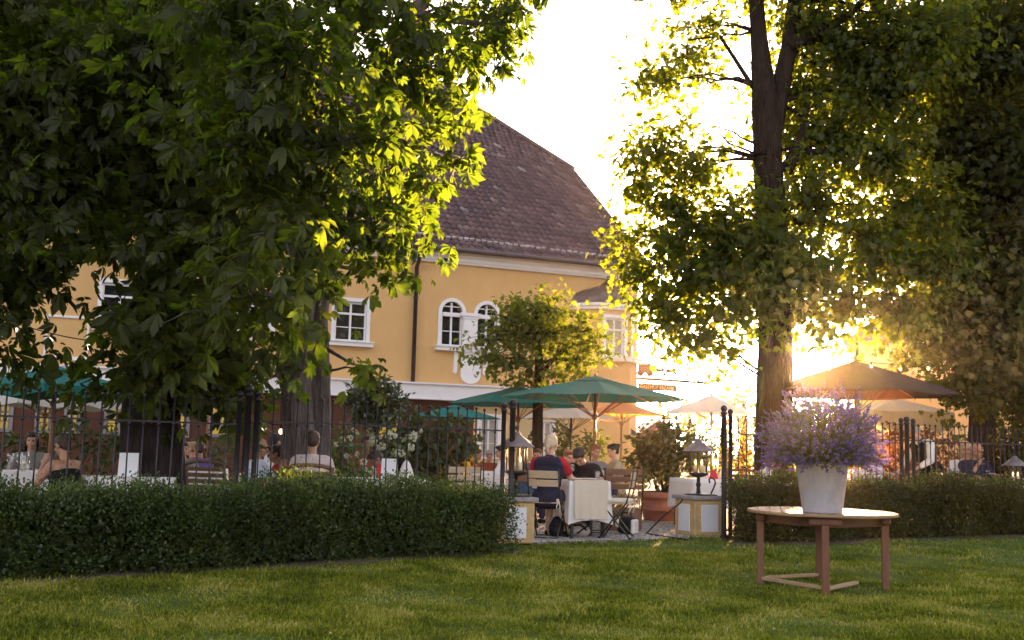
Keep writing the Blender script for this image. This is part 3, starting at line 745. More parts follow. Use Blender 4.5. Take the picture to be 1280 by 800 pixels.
# --- corner bay with its lead onion roof
cx0 = bl(717, 400).x; bx = [cx0, cx0 + .6, cx0 + 1.72, cx0 + 2.3]; by = [0, -.6, -.6, 0]
zc_ = bl(740, 386, -.3).z
bay = MB()
def bayface(i, holes):
    p0 = Vector((bx[i], by[i], 0)); p1 = Vector((bx[i + 1], by[i + 1], 0)); L = (p1 - p0).length; d = (p1 - p0) / L; nin = Vector((-d.y, d.x, 0))
    return (lambda v: p0 + d * v.x + nin * v.y + Vector((0, 0, v.z))), L
for i in range(3):
    xf, L = bayface(i, None)
    hw = min(.33, L * .3); hz0 = bl(765, 446, -.5).z; hz1 = bl(765, 398, -.5).z
    hole = rect(L / 2 - hw, L / 2 + hw, hz0, hz1) if i else None
    wall_sheet(rect(0, L, 0, zc_ + .05), [hole] if hole else [], 0, .2, M_YEL if i != 9 else M_CREAM, 'bay_wall', house, xf)
    if hole: window(L / 2 - hw, L / 2 + hw, hz0, hz1, 'cross', M_CURT, house, xf)
m = MB(); cxm = (bx[0] + bx[3]) / 2
for k, (o_, z0_, z1_) in enumerate(((.07, zc_ - .02, zc_ + .08), (.13, zc_ + .083, zc_ + .17))):
    pts = [(bx[0] - o_, .0), (bx[1] - o_ * .6, by[1] - o_), (bx[2] + o_ * .6, by[2] - o_), (bx[3] + o_, .0)]
    m.add([(x, y, z) for z in (z0_, z1_) for x, y in pts], [(0, 1, 2, 3), (7, 6, 5, 4), (0, 4, 5, 1), (1, 5, 6, 2), (2, 6, 7, 3), (3, 7, 4, 0)])
m.build('bay_cornice', M_WHT, house)
m = MB(); zt0 = zc_ + .17; prof_d = [(1.0, 0), (1.0, .10), (.96, .25), (.86, .40), (.68, .52), (.45, .62), (.26, .72), (.12, .84), (.03, .97), (0.0, 1.02)]
base = [(bx[0] - .10, .02), (bx[0] + .22, by[1] * .52), (bx[1] - .03, by[1] - .1), (cxm, by[1] - .13), (bx[2] + .03, by[2] - .1), (bx[3] - .22, by[1] * .52), (bx[3] + .10, .02)]
for r_, z_ in prof_d:
    for x, y in base: m.v.append((cxm + (x - cxm) * r_, -.12 + (y + .12) * r_ + (0 if r_ > .05 else 0), zt0 + z_ * .86))
nb = len(base)
for i in range(len(prof_d) - 1):
    for k in range(nb - 1): m.f.append([i * nb + k, i * nb + k + 1, (i + 1) * nb + k + 1, (i + 1) * nb + k]); m.mi.append(0); m.sm.append(False)
for k in (1, 2, 3, 4, 5):
    m.tube([Vector((cxm + (base[k][0] - cxm) * r_, -.12 + (base[k][1] + .12) * r_ - .005, zt0 + z_ * .86 + .005)) for r_, z_ in prof_d], .018, 5)
m.ball((cxm, -.12, zt0 + .92), .05); m.tube([(cxm, -.12, zt0 + .9), (cxm, -.12, zt0 + 1.1)], .012, 5)
m.build('bay_roof', M_LEAD, house)

# ================================================================== inn sign with coach and horses, fixed at the corner
sign_o = F0 + U * (XR + .0) + NIN * .4 + Vector((0, 0, 0))
SY = 35.2
s0 = at(796, 473, SY); s1 = at(888, 479, SY)
sg = thing('inn_sign', 'dark inn sign with gold letters under a beam carrying a horse-drawn coach', 'sign', s0)
M_SIGN = pmat('sign_brown', (.10, .055, .04), .6, .2, 5); M_GOLD = pmat('gold_letter', (.62, .42, .17), .4, .1, 5, metal=.3)
d = s1 - s0; px2m = SY / FPX
ex = d.normalized(); ez = Vector((0, 0, 1))
MB().tube([(-.6 * ex.x, 0, .03), d], .05, 8).build('beam', M_SIGN, sg)
def P(px, py): return at(px, py, SY) - s0
bc = (P(798, 478.5), P(846, 481.5), P(846, 489.5), P(798, 487.5))
m = MB(); m.add([p + Vector((0, y, 0)) for y in (-.03, .03) for p in bc], [(3, 2, 1, 0), (4, 5, 6, 7), (0, 1, 5, 4), (1, 2, 6, 5), (2, 3, 7, 6), (3, 0, 4, 7)])
board = m.build('sign_board', M_SIGN, sg)
m = MB()
for px in (803, 840): m.tube([P(px, 473.5 + (px - 796) * .065), P(px, 479.5 + (px - 798) * .06)], .012, 5)
m.build('hanger', M_SIGN, sg)
def text_mesh(txt, height, width=None):
    cu = bpy.data.curves.new('txt', 'FONT'); cu.body = txt; cu.size = height; cu.extrude = .006; cu.align_x = 'CENTER'; cu.align_y = 'CENTER'
    o = bpy.data.objects.new('txt', cu); COL.objects.link(o)
    bpy.context.view_layer.update(); me = bpy.data.meshes.new_from_object(o.evaluated_get(bpy.context.evaluated_depsgraph_get()))
    bpy.data.objects.remove(o); bpy.data.curves.remove(cu)
    if width:
        co = np.zeros(len(me.vertices) * 3, np.float32); me.vertices.foreach_get('co', co); co = co.reshape(-1, 3)
        co[:, 0] *= width / (co[:, 0].max() - co[:, 0].min()); me.vertices.foreach_set('co', co.ravel())
    return me
me = text_mesh('GASTHOF ESZAMO', .2, (bc[1] - bc[0]).length * .93)
o = link_mesh('lettering', me, M_GOLD, board)
mid = (bc[0] + bc[1] + bc[2] + bc[3]) / 4; dirx = (bc[1] - bc[0]); o.location = mid + Vector((0, -.04, 0)); o.rotation_euler = (PI / 2, -math.atan2(dirx.z, dirx.x), 0)
HORSE = [(-.50, .62), (-.58, .45), (-.52, .40), (-.45, .56), (-.42, .45), (-.50, .25), (-.46, 0), (-.40, 0), (-.41, .22), (-.28, .42), (-.05, .40), (.16, .42), (.30, .25), (.22, .05), (.28, .03), (.38, .25), (.30, .45),
         (.36, .30), (.50, .18), (.54, .22), (.42, .36), (.36, .58), (.46, .78), (.62, .70), (.66, .76), (.52, .95), (.46, 1.02), (.44, .95), (.28, .72), (.05, .66), (-.25, .68), (-.42, .66)]
def horse(px, py, k):
    c = P(px, py); m = MB(); m.prism([(c.x + x * k, c.z + z * k) for x, z in HORSE], -.02, .02); m.build('horse_figure', M_SIGN, sg)
horse(824.5, 471.5, .42); horse(839, 472.5, .42)
c = P(806, 471); m = MB()
m.prism([(c.x - .22, c.z + .12), (c.x + .20, c.z + .12), (c.x + .24, c.z + .30), (c.x + .20, c.z + .42), (c.x + .34, c.z + .46), (c.x + .32, c.z + .55), (c.x + .22, c.z + .50), (c.x + .10, c.z + .44), (c.x - .24, c.z + .44)], -.03, .03)
for dx_ in (-.15, .16):
    m.prism([(c.x + dx_ + .12 * math.cos(PI * i / 6), c.z + .12 + .12 * math.sin(PI * i / 6)) for i in range(12)], -.05, -.035)
m.tube([(c.x + .2, 0, c.z + .2), (c.x + .95, 0, c.z + .22)], .008, 4); m.build('coach_figure', M_SIGN, sg)

# ================================================================== yellow house beyond the grey parasol
hy = 38.0; c0 = at(1070, 560, hy); yh = thing('yellow_house', 'plain yellow house wall glimpsed between the grey parasol and the dark tree', 'building', (c0.x, hy, FL), -.36)
m = MB(); m.add([(0, 0, 0), (9, 0, 0), (9, 8, 0), (0, 8, 0), (0, 0, 5.3), (9, 0, 5.3), (9, 8, 5.3), (0, 8, 5.3)], [(0, 1, 5, 4), (1, 2, 6, 5), (2, 3, 7, 6), (3, 0, 4, 7)]); m.build('wall', M_YEL, yh)
m = MB(); m.add([(-.4, -.4, 5.2), (9.4, -.4, 5.2), (9.4, 8.4, 5.2), (-.4, 8.4, 5.2), (2.5, 4, 8), (6.5, 4, 8)], [(0, 1, 5, 4), (1, 2, 5), (2, 3, 4, 5), (3, 0, 4), (3, 2, 1, 0)]); m.build('roof', M_TILE, yh)
MB().tube([(.08, -.1, 0), (.08, -.1, 5.2)], .06, 8).build('downpipe', M_GUT, yh)
# long low white building behind the terrace, seen under the sign
lb = at(796, 560, 52); lw = thing('low_outbuilding', 'low pale outbuilding behind the cream parasol under the inn sign', 'building', (lb.x + .3, 52, FL))
m = MB(); m.add([(0, 0, 0), (1.5, 0, 0), (1.5, 5, 0), (0, 5, 0), (0, 0, 2.0), (1.5, 0, 2.0), (1.5, 5, 2.0), (0, 5, 2.0)], [(0, 1, 5, 4), (1, 2, 6, 5), (2, 3, 7, 6), (3, 0, 4, 7)]); m.build('wall', pmat('mauve_render', (.16, .10, .10), .9, .1, 1), lw)
m = MB(); m.add([(-.3, -.4, 1.95), (1.8, -.4, 1.95), (1.8, 5.4, 1.95), (-.3, 5.4, 1.95), (.75, -.4, 2.7), (.75, 5.4, 2.7)], [(0, 1, 4), (1, 2, 5, 4), (2, 3, 5), (3, 0, 4, 5), (3, 2, 1, 0)]); m.build('roof', M_TILE, lw)
# ================================================================== trees
def bark(name, col, col2):
    m, nt, out = _nt(name)
    p = nt.nodes.new('ShaderNodeBsdfPrincipled'); nt.links.new(p.outputs[0], out.inputs[0]); p.inputs['Roughness'].default_value = .95; p.inputs['Specular IOR Level'].default_value = .15
    vec = _coords(nt, 'Object', (9, 9, 1.6)); n = _noise(nt, vec, 1.6, 8, .7)
    vo = nt.nodes.new('ShaderNodeTexVoronoi'); vo.feature = 'DISTANCE_TO_EDGE'; vo.inputs['Scale'].default_value = 2.2
    nt.links.new(_coords(nt, 'Object', (8, 8, 1.5)), vo.inputs['Vector'])
    c = _ramp(nt, n, [(.3, col2), (.65, col)]); nt.links.new(c, p.inputs['Base Color'])
    ad = nt.nodes.new('ShaderNodeMath'); ad.operation = 'MULTIPLY_ADD'; nt.links.new(vo.outputs['Distance'], ad.inputs[0]); ad.inputs[1].default_value = 1.2; nt.links.new(n, ad.inputs[2])
    b = nt.nodes.new('ShaderNodeBump'); b.inputs['Strength'].default_value = 1; b.inputs['Distance'].default_value = .06
    nt.links.new(ad.outputs[0], b.inputs['Height']); nt.links.new(b.outputs[0], p.inputs['Normal']); return m
M_BARK = bark('grey_bark', (.20, .165, .165), (.055, .043, .042)); M_BARK_B = bark('brown_bark', (.05, .030, .022), (.018, .011, .009)); M_BARK_D = bark('dark_bark', (.05, .036, .036), (.016, .012, .012))
M_CHEST = leafmat('chestnut_leaf', [(.016, .016, .005), (.027, .030, .007), (.043, .049, .010)], [(.12, .23, .006), (.20, .33, .011), (.31, .41, .020)], .36, .012, .42, .5)
M_MAPLE = leafmat('maple_leaf', [(.020, .030, .006), (.036, .050, .009), (.058, .066, .012)], [(.19, .26, .007), (.29, .35, .010), (.42, .44, .016)], .46, .012, .42, .5)
M_DARKL = leafmat('dark_leaf', [(.012, .015, .005), (.020, .026, .006), (.032, .038, .009)], [(.14, .15, .005), (.22, .22, .008), (.32, .29, .012)], .34, .010, .45, .5)
def rough_trunk(mb, pts, rs, n=18, seed=0, flare=0.0):
    rng = np.random.default_rng(seed); ph = rng.uniform(0, 6, 6)
    P_ = [Vector(p) for p in pts]; out = []; R = []
    k = 5
    for i in range(len(P_) - 1):
        for j in range(k): out.append(P_[i].lerp(P_[i + 1], j / k)); R.append(rs[i] + (rs[i + 1] - rs[i]) * j / k)
    out.append(P_[-1]); R.append(rs[-1])
    b = len(mb.v); mb.tube(out, R, n)
    for i, p in enumerate(out):
        for a in range(n):
            v = Vector(mb.v[b + i * n + a]); d = v - p; an = 2 * PI * a / n
            kf = 1 + .06 * math.sin(3 * an + ph[0] + i * .23) + .045 * math.sin(7 * an + ph[1] - i * .15) + rng.normal(0, .018)
            if flare: kf += flare * max(0, 1 - (p.z - out[0].z) / .8) ** 2 * (1 + .35 * math.sin(4 * an + ph[2]))
            mb.v[b + i * n + a] = tuple(p + d * kf)
def tree(name, label, base, trunks, blobs_px, kind, size, per, mat, barkm, seed, dens=1.0, group=None, spread=.28, droop=.4, limbs=True, limb_r=.05, flare=.25, extra_limbs=(), up=.75, power=.42, depth_k=1.0):
    """trunks: [(list of points), (list of radii)]; blobs_px: (px,py,Y,rpx,[weight]) sizes the bough had in the photo"""
    rng = np.random.default_rng(seed); rnd = random.Random(seed); B = Vector(base)
    t = thing(name, label, 'tree', B, 0, group)
    mb = MB()
    for k, (pts, rs) in enumerate(trunks): rough_trunk(mb, [Vector(p) - B for p in pts], rs, 18, seed + k, flare)
    mb.build('trunk', barkm, t)
    bl_ = []; area = 0
    for b in blobs_px:
        px, py, Y, rp_ = b[:4]; wgt = b[4] if len(b) > 4 else 1.0
        c = at(px, py, Y); r = rp_ * Y / FPX
        n = int(dens * wgt * r ** 2.3 * 100)
        bl_.append((tuple(c), (r, r * depth_k, r * .88), max(n, per * 3)))
    V, F, tw = foliage(bl_, per, kind, size, rng, spread, droop, up, tuple(B), power)
    lb = MB()
    tr = [Vector(p) for p in trunks[0][0]]
    for c, r, n in bl_:
        c = Vector(c); allp = [(Vector(p), rr) for pts, rs in trunks for p, rr in zip(pts, rs)]
        allp = [q for q in allp if q[0].z < c.z + .6] or allp[:1]
        src, r0 = min(allp, key=lambda q: (q[0] - c).length + (q[0].z < tr[0].z + 1.2) * 3)
        if limbs:
            r1 = min(limb_r * (.5 + r[0] * .5), r0 * .6); pts = curve_pts(src - B, c - B, 7, .08, .10, rnd)
            lb.tube(pts, [r1 * (1 - .8 * i / 7) for i in range(8)], 7)
    for a, b in tw:
        pts = curve_pts(Vector(a) - B, Vector(b) - B, 3, .03, .12, rnd); lb.tube(pts, [.014, .010, .007, .004], 4, caps=False)
    for pts, rs in extra_limbs: lb.tube([Vector(p) - B for p in pts], rs, 9)
    lb.build('branches', barkm, t, fixn=False)
    np_mesh('crown', V, F, mat, t)
    return t
G_CH = 'old chestnut trees shading the beer garden'
# --- twin-trunk chestnut
q = [at(372, 606, 13.0), at(371, 560, 13.0), at(369, 470, 13.0), at(374, 400, 12.9), at(385, 300, 12.9), at(400, 150, 12.9), at(432, 40, 12.9), at(450, -60, 13.0), at(470, -240, 13)]
q2 = [at(396, 606, 13.35), at(398, 540, 13.35), at(398, 470, 13.35), at(396, 400, 13.3), at(410, 280, 13.4), at(460, 120, 13.5), at(540, -20, 13.6), at(600, -120, 13.6)]
q[0].z = FL - .1; q2[0].z = FL - .1
T1 = [(640, 12, 13, 50, 1.3), (668, -8, 13, 30), (600, 35, 13, 42), (590, 75, 12.9, 30), (625, 80, 13, 20, .9), (555, 45, 13, 70), (600, -50, 13.3, 85), (515, 110, 12.7, 70), (545, 170, 12.7, 40), (560, 140, 12.9, 28), (570, 200, 12.9, 18, .8), (575, 95, 13, 40), (640, 50, 13, 24, .8), (530, 290, 13, 20, .7), (480, 60, 12.3, 90), (500, 200, 12.8, 66),
      (520, 230, 12.9, 40), (505, 270, 13, 38), (455, 270, 12.4, 75), (490, 312, 13, 30, .9), (418, 300, 12.6, 36), (462, 338, 13, 18, .7), (405, 180, 11.7, 100), (380, 80, 11.6, 100), (350, 290, 11.7, 92), (325, 390, 11.8, 60), (300, 450, 11.8, 56), (318, 495, 11.7, 32),
      (345, 450, 11.9, 40), (380, 365, 12.2, 28), (400, -60, 13, 120), (300, 180, 11.6, 110), (300, 30, 12, 120), (255, 385, 11.7, 62), (520, -80, 14.0, 80), (340, 120, 13.6, 90), (330, 260, 13.6, 80),
      (250, 470, 11.7, 50), (290, 510, 11.7, 26, .7), (452, 461, 13, 7, .25)]
def nearer(b):
    px, py, Y, rp_ = b[:4]; w_ = b[4] if len(b) > 4 else 1.0
    if Y >= 13.55 or py > 430: return b
    t_ = max(0, min(1, (px - 390) / 130)); return (px, py, 10.3 + 2.3 * t_ + (Y - 12.5) * .35, rp_, w_ * (.62 if px > 420 else .85))
T1 = [nearer(b) for b in T1]
lb1 = [([at(400, 150, 12.9), at(425, 60, 12.9), at(450, 10, 12.9), at(500, -50, 13)], [.13, .12, .10, .07]), ([at(398, 430, 13.3), at(440, 455, 13.2), at(470, 460, 13.1)], [.03, .015, .008]),
       ([at(450, -20, 13), at(530, 20, 13), at(600, 30, 13), at(650, 10, 13)], [.09, .06, .035, .015])]
tree('chestnut_tree', 'twin-stemmed chestnut with its crown edge glowing yellow green against the roof', q[0], [(q, [.235, .20, .18, .17, .165, .16, .15, .12, .08]), (q2, [.19, .15, .145, .14, .13, .12, .10, .06])], T1, 'chest', .165, 7, M_CHEST, M_BARK, 31, 6.2, G_CH, .30, .45, extra_limbs=lb1, limb_r=.045)
# --- broad dark chestnut behind the fence
q = [at(192, 612, 11.9), at(191, 570, 11.9), at(190, 520, 11.9), at(192, 460, 11.9), at(198, 380, 11.9), at(205, 280, 11.9), at(215, 150, 12), at(225, 0, 12), at(230, -180, 12)]; q[0].z = FL - .1
T2 = [(60, 60, 18, 170, .5), (200, 120, 18, 165, .5), (300, 60, 17, 140, .5), (120, 100, 15, 150, .4), (250, 0, 16, 150, .4), (60, 250, 15, 120, .4), (190, 330, 10.7, 40), (200, 385, 10.7, 46), (175, 450, 10.8, 30), (215, 455, 10.8, 34), (232, 300, 10.8, 40), (195, 495, 11, 20, .8), (210, 235, 11.8, 105), (120, 150, 11.5, 115), (262, 330, 11.7, 58), (250, 410, 11.5, 72), (172, 425, 11.4, 48), (118, 455, 11.3, 30, .8), (205, 472, 11.4, 40), (142, 388, 11.2, 24, .7), (100, 240, 11.3, 60), (100, -60, 12.2, 90), (205, 80, 12, 95),  # the leading wide rear boughs are added overhead to shade the terrace
      (150, 280, 11.3, 30, .7), (180, 60, 11.2, 70), (300, 270, 11.4, 60), (240, 490, 11.6, 36), (165, 470, 11.3, 30), (215, 440, 12.6, 60), (260, 300, 12.8, 90), (150, 200, 12.8, 100), (100, 480, 11.3, 16, .6), (200, -80, 12.5, 120), (60, 60, 11.4, 60, .6)]
tree('chestnut_tree', 'broad dark chestnut with the thickest trunk, standing behind the fence in deep shade', q[0], [(q, [.42, .33, .30, .28, .26, .24, .22, .18, .12])], T2, 'chest', .165, 7, M_CHEST, M_BARK_D, 32, 6.6, G_CH, .30, .5, limb_r=.045)
# --- chestnut whose trunk is outside the picture
q = [at(-150, 620, 10.6), at(-150, 520, 10.6), at(-145, 380, 10.6), at(-135, 200, 10.6), at(-120, 0, 10.6), at(-110, -150, 10.6)]; q[0].z = FL - .1
T3 = [(-20, 60, 14.5, 150, .45), (-150, 150, 13, 150, .45), (15, 235, 10.5, 100), (45, 330, 10.4, 58), (5, 400, 10.3, 48), (-60, 350, 10.5, 100), (60, 130, 10.8, 85, .8), (-40, 100, 10.8, 130), (90, 285, 10.5, 44), (-60, 470, 10.3, 60), (15, 452, 10.3, 26, .8), (100, 330, 10.5, 22, .6), (30, 10, 11, 70, .5), (70, 200, 11, 70), (-40, -60, 11, 120), (28, 372, 10.4, 30)]  # the leading wide boughs are added behind to keep sky light off the terrace
tree('chestnut_tree', 'chestnut crown at the edge of the picture hanging over the green parasol', q[0], [(q, [.30, .26, .24, .22, .2, .15])], T3, 'chest', .165, 7, M_CHEST, M_BARK_D, 33, 6.6, G_CH, .30, .5, limb_r=.045)
# --- tall maple by the sun
my = 17.8
q = [at(968, 640, my), at(967, 560, my), at(967, 480, my), at(968, 380, my), at(965, 280, my), at(960, 190, my), at(955, 110, my), at(948, 40, my), at(942, -30, my), at(930, -160, my)]; q[0].z = FL - .1
q3 = [at(958, 200, my), at(972, 130, my + .1), at(986, 60, my + .1), at(992, 0, my + .2), at(1010, -120, my + .3)]
T4 = [(965, 330, 17.0, 42), (948, 292, 17.0, 32), (985, 385, 17.0, 34, .9), (955, 250, 17.1, 26, .6), (970, 420, 17.0, 20, .5), (806, 105, 17.5, 24, .9), (812, 160, 17.5, 22, .7), (786, 205, 17.4, 22, .9), (810, 245, 17.4, 28), (780, 300, 17, 22), (800, 345, 17.1, 30), (815, 410, 17.2, 24, .8), (845, 395, 17.2, 34), (1180, 330, 18.4, 50), (1060, 120, 19, 90, .5), (1100, 300, 19, 90, .35), (1010, 330, 18.8, 60, .4), (900, 330, 17.8, 60), (855, 150, 17.6, 22, .6), (828, 100, 17.5, 33, 1.1), (858, 70, 18, 34), (845, 40, 18, 22, .7), (890, 30, 18, 34, .8), (880, 100, 17.8, 25, .6), (822, 188, 17.5, 42, 1.1), (868, 215, 17.6, 46), (800, 225, 17.4, 24, .8), (848, 262, 17.4, 46), (900, 285, 17.5, 55), (838, 312, 17.2, 42), (795, 300, 17, 24, .7), (778, 335, 17, 18, .6), (868, 352, 17.3, 56), (830, 382, 17.2, 36, .8), (880, 425, 17.3, 40),
      (850, 432, 17.2, 24, .6), (925, 380, 17.3, 46), (962, 310, 17.2, 48, 1.1), (1000, 350, 17.6, 66), (1010, 250, 18, 68), (1045, 180, 18.3, 70), (1000, 120, 18.5, 60, .8), (1055, 60, 18.5, 85), (1112, 120, 18.5, 76), (1105, 205, 18.4, 66), (1092, 305, 18, 66), (1060, 385, 17.8, 46), (1120, 385, 18, 52), (1005, 35, 18.2, 50, .8),
      (1020, -50, 18, 100), (1150, 40, 18, 90), (915, -40, 18, 55, .7), (1142, 262, 18.2, 58), (1015, 405, 17.5, 26, .7), (945, 250, 17.3, 30, .6), (905, 200, 17.8, 22, .4), (1040, 425, 17.6, 17, .6), (990, 180, 18.6, 50, .7), (1150, 330, 18, 50), (815, 268, 17.4, 20, .7), (905, 440, 17.5, 22, .7), (850, 0, 18, 24, .7), (812, -14, 17.6, 16, .6)]
lb4 = [([at(968, 215, my), at(985, 205, my), at(1003, 170, my + .1), at(1010, 120, my + .2)], [.10, .09, .07, .05]), ([at(985, 215, my), at(1000, 190, my), at(1060, 190, my + .3), at(1110, 178, my + .4), at(1150, 180, my + .5)], [.08, .07, .05, .04, .02]),
       ([at(986, 60, my), at(1060, 20, my + .2), at(1085, -5, my + .2), at(1110, -10, my + .3)], [.09, .07, .06, .04]), ([at(1085, -5, my), at(1110, 25, my + .2), at(1125, 28, my + .2)], [.06, .05, .03]), ([at(955, 130, my), at(900, 45, my), at(860, 50, my)], [.05, .03, .015])]
tree('maple_tree', 'tall maple beside the low sun, its straight trunk rising behind the lavender', q[0], [(q, [.36, .31, .295, .28, .26, .235, .20, .14, .12, .09]), (q3, [.2, .17, .13, .11, .08])], T4, 'maple', .13, 10, M_MAPLE, M_BARK_B, 41, 19, None, .34, .35, extra_limbs=lb4, limb_r=.04, power=.55)
# --- dark tree at the edge
q = [at(1228, 640, 20.5), at(1228, 560, 20.5), at(1228, 480, 20.5), at(1230, 380, 20.5), at(1232, 250, 20.5), at(1236, 100, 20.5), at(1240, -50, 20.5)]; q[0].z = FL - .1
T5 = [(1245, 60, 19.5, 110), (1232, 200, 19.3, 90), (1205, 305, 19.3, 76), (1262, 320, 18.8, 88), (1180, 392, 18.8, 50), (1245, 420, 18.7, 68), (1150, 432, 19, 32, .8), (1212, 470, 19, 42), (1275, 480, 18.6, 50), (1190, 180, 19.6, 80), (1300, 200, 19, 120), (1300, 380, 19, 80), (1130, 460, 19, 18, .7), (1190, 500, 19.2, 24, .8), (1250, 250, 21.5, 120), (1230, 400, 21.8, 80), (1240, 60, 22, 120), (1160, 405, 19.4, 26), (1200, 100, 21, 90), (1320, 480, 18.6, 60)]
tree('lime_tree', 'dark dense tree at the edge behind the standing waiter', q[0], [(q, [.30, .25, .22, .2, .18, .15, .1])], T5, 'maple', .14, 10, M_DARKL, M_BARK_D, 51, 20, None, .32, .35, limb_r=.04, power=.5)
M_ORNA = leafmat('ornamental_leaf', [(.035, .06, .009), (.06, .09, .013), (.09, .115, .02)], [(.16, .24, .006), (.26, .32, .010), (.36, .38, .015)], .42, .02, .42, .5)
# --- small round tree among the parasols
q = [at(672, 600, 21.5), at(672, 540, 21.5), at(673, 490, 21.5), at(674, 455, 21.5), at(672, 420, 21.5), at(670, 385, 21.5)]; q[0].z = FL - .1
T6 = [(672, 420, 21.5, 44), (640, 400, 21.4, 32), (690, 390, 21.4, 34), (655, 378, 21.5, 18), (622, 415, 21.3, 26), (600, 425, 21.2, 18, .7), (612, 450, 21.3, 26), (640, 455, 21.2, 30), (590, 450, 21.3, 13, .6), (722, 415, 21.4, 36), (745, 430, 21.4, 24), (718, 450, 21.2, 34), (748, 452, 21.3, 20, .8), (690, 468, 21.2, 26), (655, 475, 21.3, 18, .8), (628, 478, 21.4, 14, .7), (735, 398, 21.5, 18, .7), (705, 372, 21.5, 14, .6), (760, 420, 21.3, 12, .6), (580, 425, 21.3, 10, .5), (672, 410, 22.3, 50), (720, 475, 21.4, 16)]
lb6 = [([at(673, 480, 21.5), at(655, 450, 21.4), at(625, 425, 21.3), at(595, 425, 21.3)], [.05, .04, .025, .012]), ([at(674, 470, 21.5), at(700, 440, 21.4), at(735, 425, 21.4)], [.05, .035, .02])]
tree('ornamental_tree', 'small round-crowned tree growing between the green parasols in front of the arched windows', q[0], [(q, [.13, .105, .095, .085, .06, .03])], T6, 'maple', .105, 8, M_ORNA, M_BARK_D, 61, 15, None, .22, .3, extra_limbs=lb6, limb_r=.03, flare=.15)
# --- clipped ball standard by the fence
q = [at(470, 606, 18), at(470, 560, 18), at(470, 515, 18), at(471, 500, 18)]; q[0].z = FL - .1
M_BALL = leafmat('bay_leaf', [(.020, .036, .012), (.036, .058, .018), (.06, .085, .03)], [(.08, .12, .02), (.14, .17, .03)], .25, .08, .35, 2)
tree('ball_tree', 'small dense ball-shaped tree in front of the white fascia', q[0], [(q, [.06, .05, .045, .03])], [(470, 500, 18, 33), (452, 508, 17.8, 20), (490, 507, 17.8, 20), (470, 488, 17.9, 18), (476, 524, 17.9, 18), (455, 520, 18, 14)], 'simple', .10, 9, M_BALL, M_BARK_D, 62, 70, None, .10, .1, limb_r=.02, flare=.1)
# --- pale trees far off under the sun
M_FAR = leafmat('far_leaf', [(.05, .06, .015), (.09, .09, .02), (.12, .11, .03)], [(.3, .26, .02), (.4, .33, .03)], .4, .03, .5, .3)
FT = [(830, 515, 62, 24, 0), (862, 508, 70, 26, 1), (905, 500, 58, 24, 2), (930, 496, 55, 26, 3), (1010, 505, 64, 30, 4), (1045, 500, 60, 28, 5), (760, 520, 75, 26, 6), (960, 508, 72, 28, 7)]
FTL = ['low pale round tree just right of the inn sign beam', 'pale broad tree behind the wide cream parasol', 'pale golden tree between the cream parasol and the maple trunk', 'tallest pale golden tree beside the maple trunk',
       'far tree under the low sun beside the grey parasol', 'far tree behind the peak of the grey parasol', 'far tree hidden behind the house corner', 'far tree directly behind the maple trunk']
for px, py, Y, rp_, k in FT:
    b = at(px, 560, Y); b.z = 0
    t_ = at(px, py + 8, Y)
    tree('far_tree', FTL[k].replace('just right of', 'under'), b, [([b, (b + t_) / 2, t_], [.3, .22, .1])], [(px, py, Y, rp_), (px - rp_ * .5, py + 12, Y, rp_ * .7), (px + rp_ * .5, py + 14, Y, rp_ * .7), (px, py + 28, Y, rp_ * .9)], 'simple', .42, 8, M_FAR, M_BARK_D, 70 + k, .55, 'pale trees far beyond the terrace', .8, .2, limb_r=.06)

# ================================================================== shrubs
def shrub(name, label, base, blobs, kind, size, per, mat, seed, dens, stems=6, group=None, spread=.10, droop=.2, flowers=None, cat='shrub'):
    rng = np.random.default_rng(seed); rnd = random.Random(seed); B = Vector(base)
    t = thing(name, label, cat, B, 0, group)
    V, F, tw = foliage([(tuple(c), r, max(per * 3, int(n * dens))) for c, r, n in blobs], per, kind, size, rng, spread, droop, .6, tuple(B))
    np_mesh('foliage', V, F, mat, t)
    mb = MB()
    for i in range(stems):
        c = blobs[i % len(blobs)][0]
        mb.tube(curve_pts(Vector((rnd.uniform(-.15, .15), rnd.uniform(-.12, .12), 0)), Vector(c) - B, 5, .03, .15, rnd), [.02, .017, .014, .011, .008, .005], 5)
    for a, b in tw: mb.tube([Vector(a) - B, Vector(b) - B], [.006, .003], 3, caps=False)
    mb.build('stems', M_TWIG, t, fixn=False)
    if flowers: flowers(t, rng, blobs, B)
    return t
def pb(lst, k=1.0):                                           # pixel boughs to metres
    out = []
    for b in lst:
        px, py, Y, rp_ = b[:4]; r = rp_ * Y / FPX; out.append((at(px, py, Y), (r, r, r * .9), int(r ** 2.2 * 2600 * (b[4] if len(b) > 4 else 1))))
    return out
def fb(px, Y, z=FL): p = at(px, 560, Y); return Vector((p.x, p.y, z))
M_RHOD = leafmat('rhododendron_leaf', [(.016, .026, .008), (.032, .048, .013), (.055, .07, .022)], [(.12, .14, .02), (.22, .22, .03)], .25, .035, .35, 1)
M_HYD = leafmat('hydrangea_leaf', [(.035, .065, .012), (.06, .10, .018), (.09, .13, .03)], [(.16, .22, .02), (.25, .28, .03)], .35, .05, .4, 1)
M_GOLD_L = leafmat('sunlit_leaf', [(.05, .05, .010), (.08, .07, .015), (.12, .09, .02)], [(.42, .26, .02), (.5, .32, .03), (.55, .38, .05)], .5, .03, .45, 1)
M_BEECH = leafmat('copper_leaf', [(.035, .012, .010), (.055, .018, .014), (.08, .03, .02)], [(.30, .06, .02), (.42, .12, .03), (.5, .2, .04)], .42, .04, .45, 1)
M_BLOOM = clothmat('cream_petal', (.62, .64, .50), (.5, .52, .3), .3)
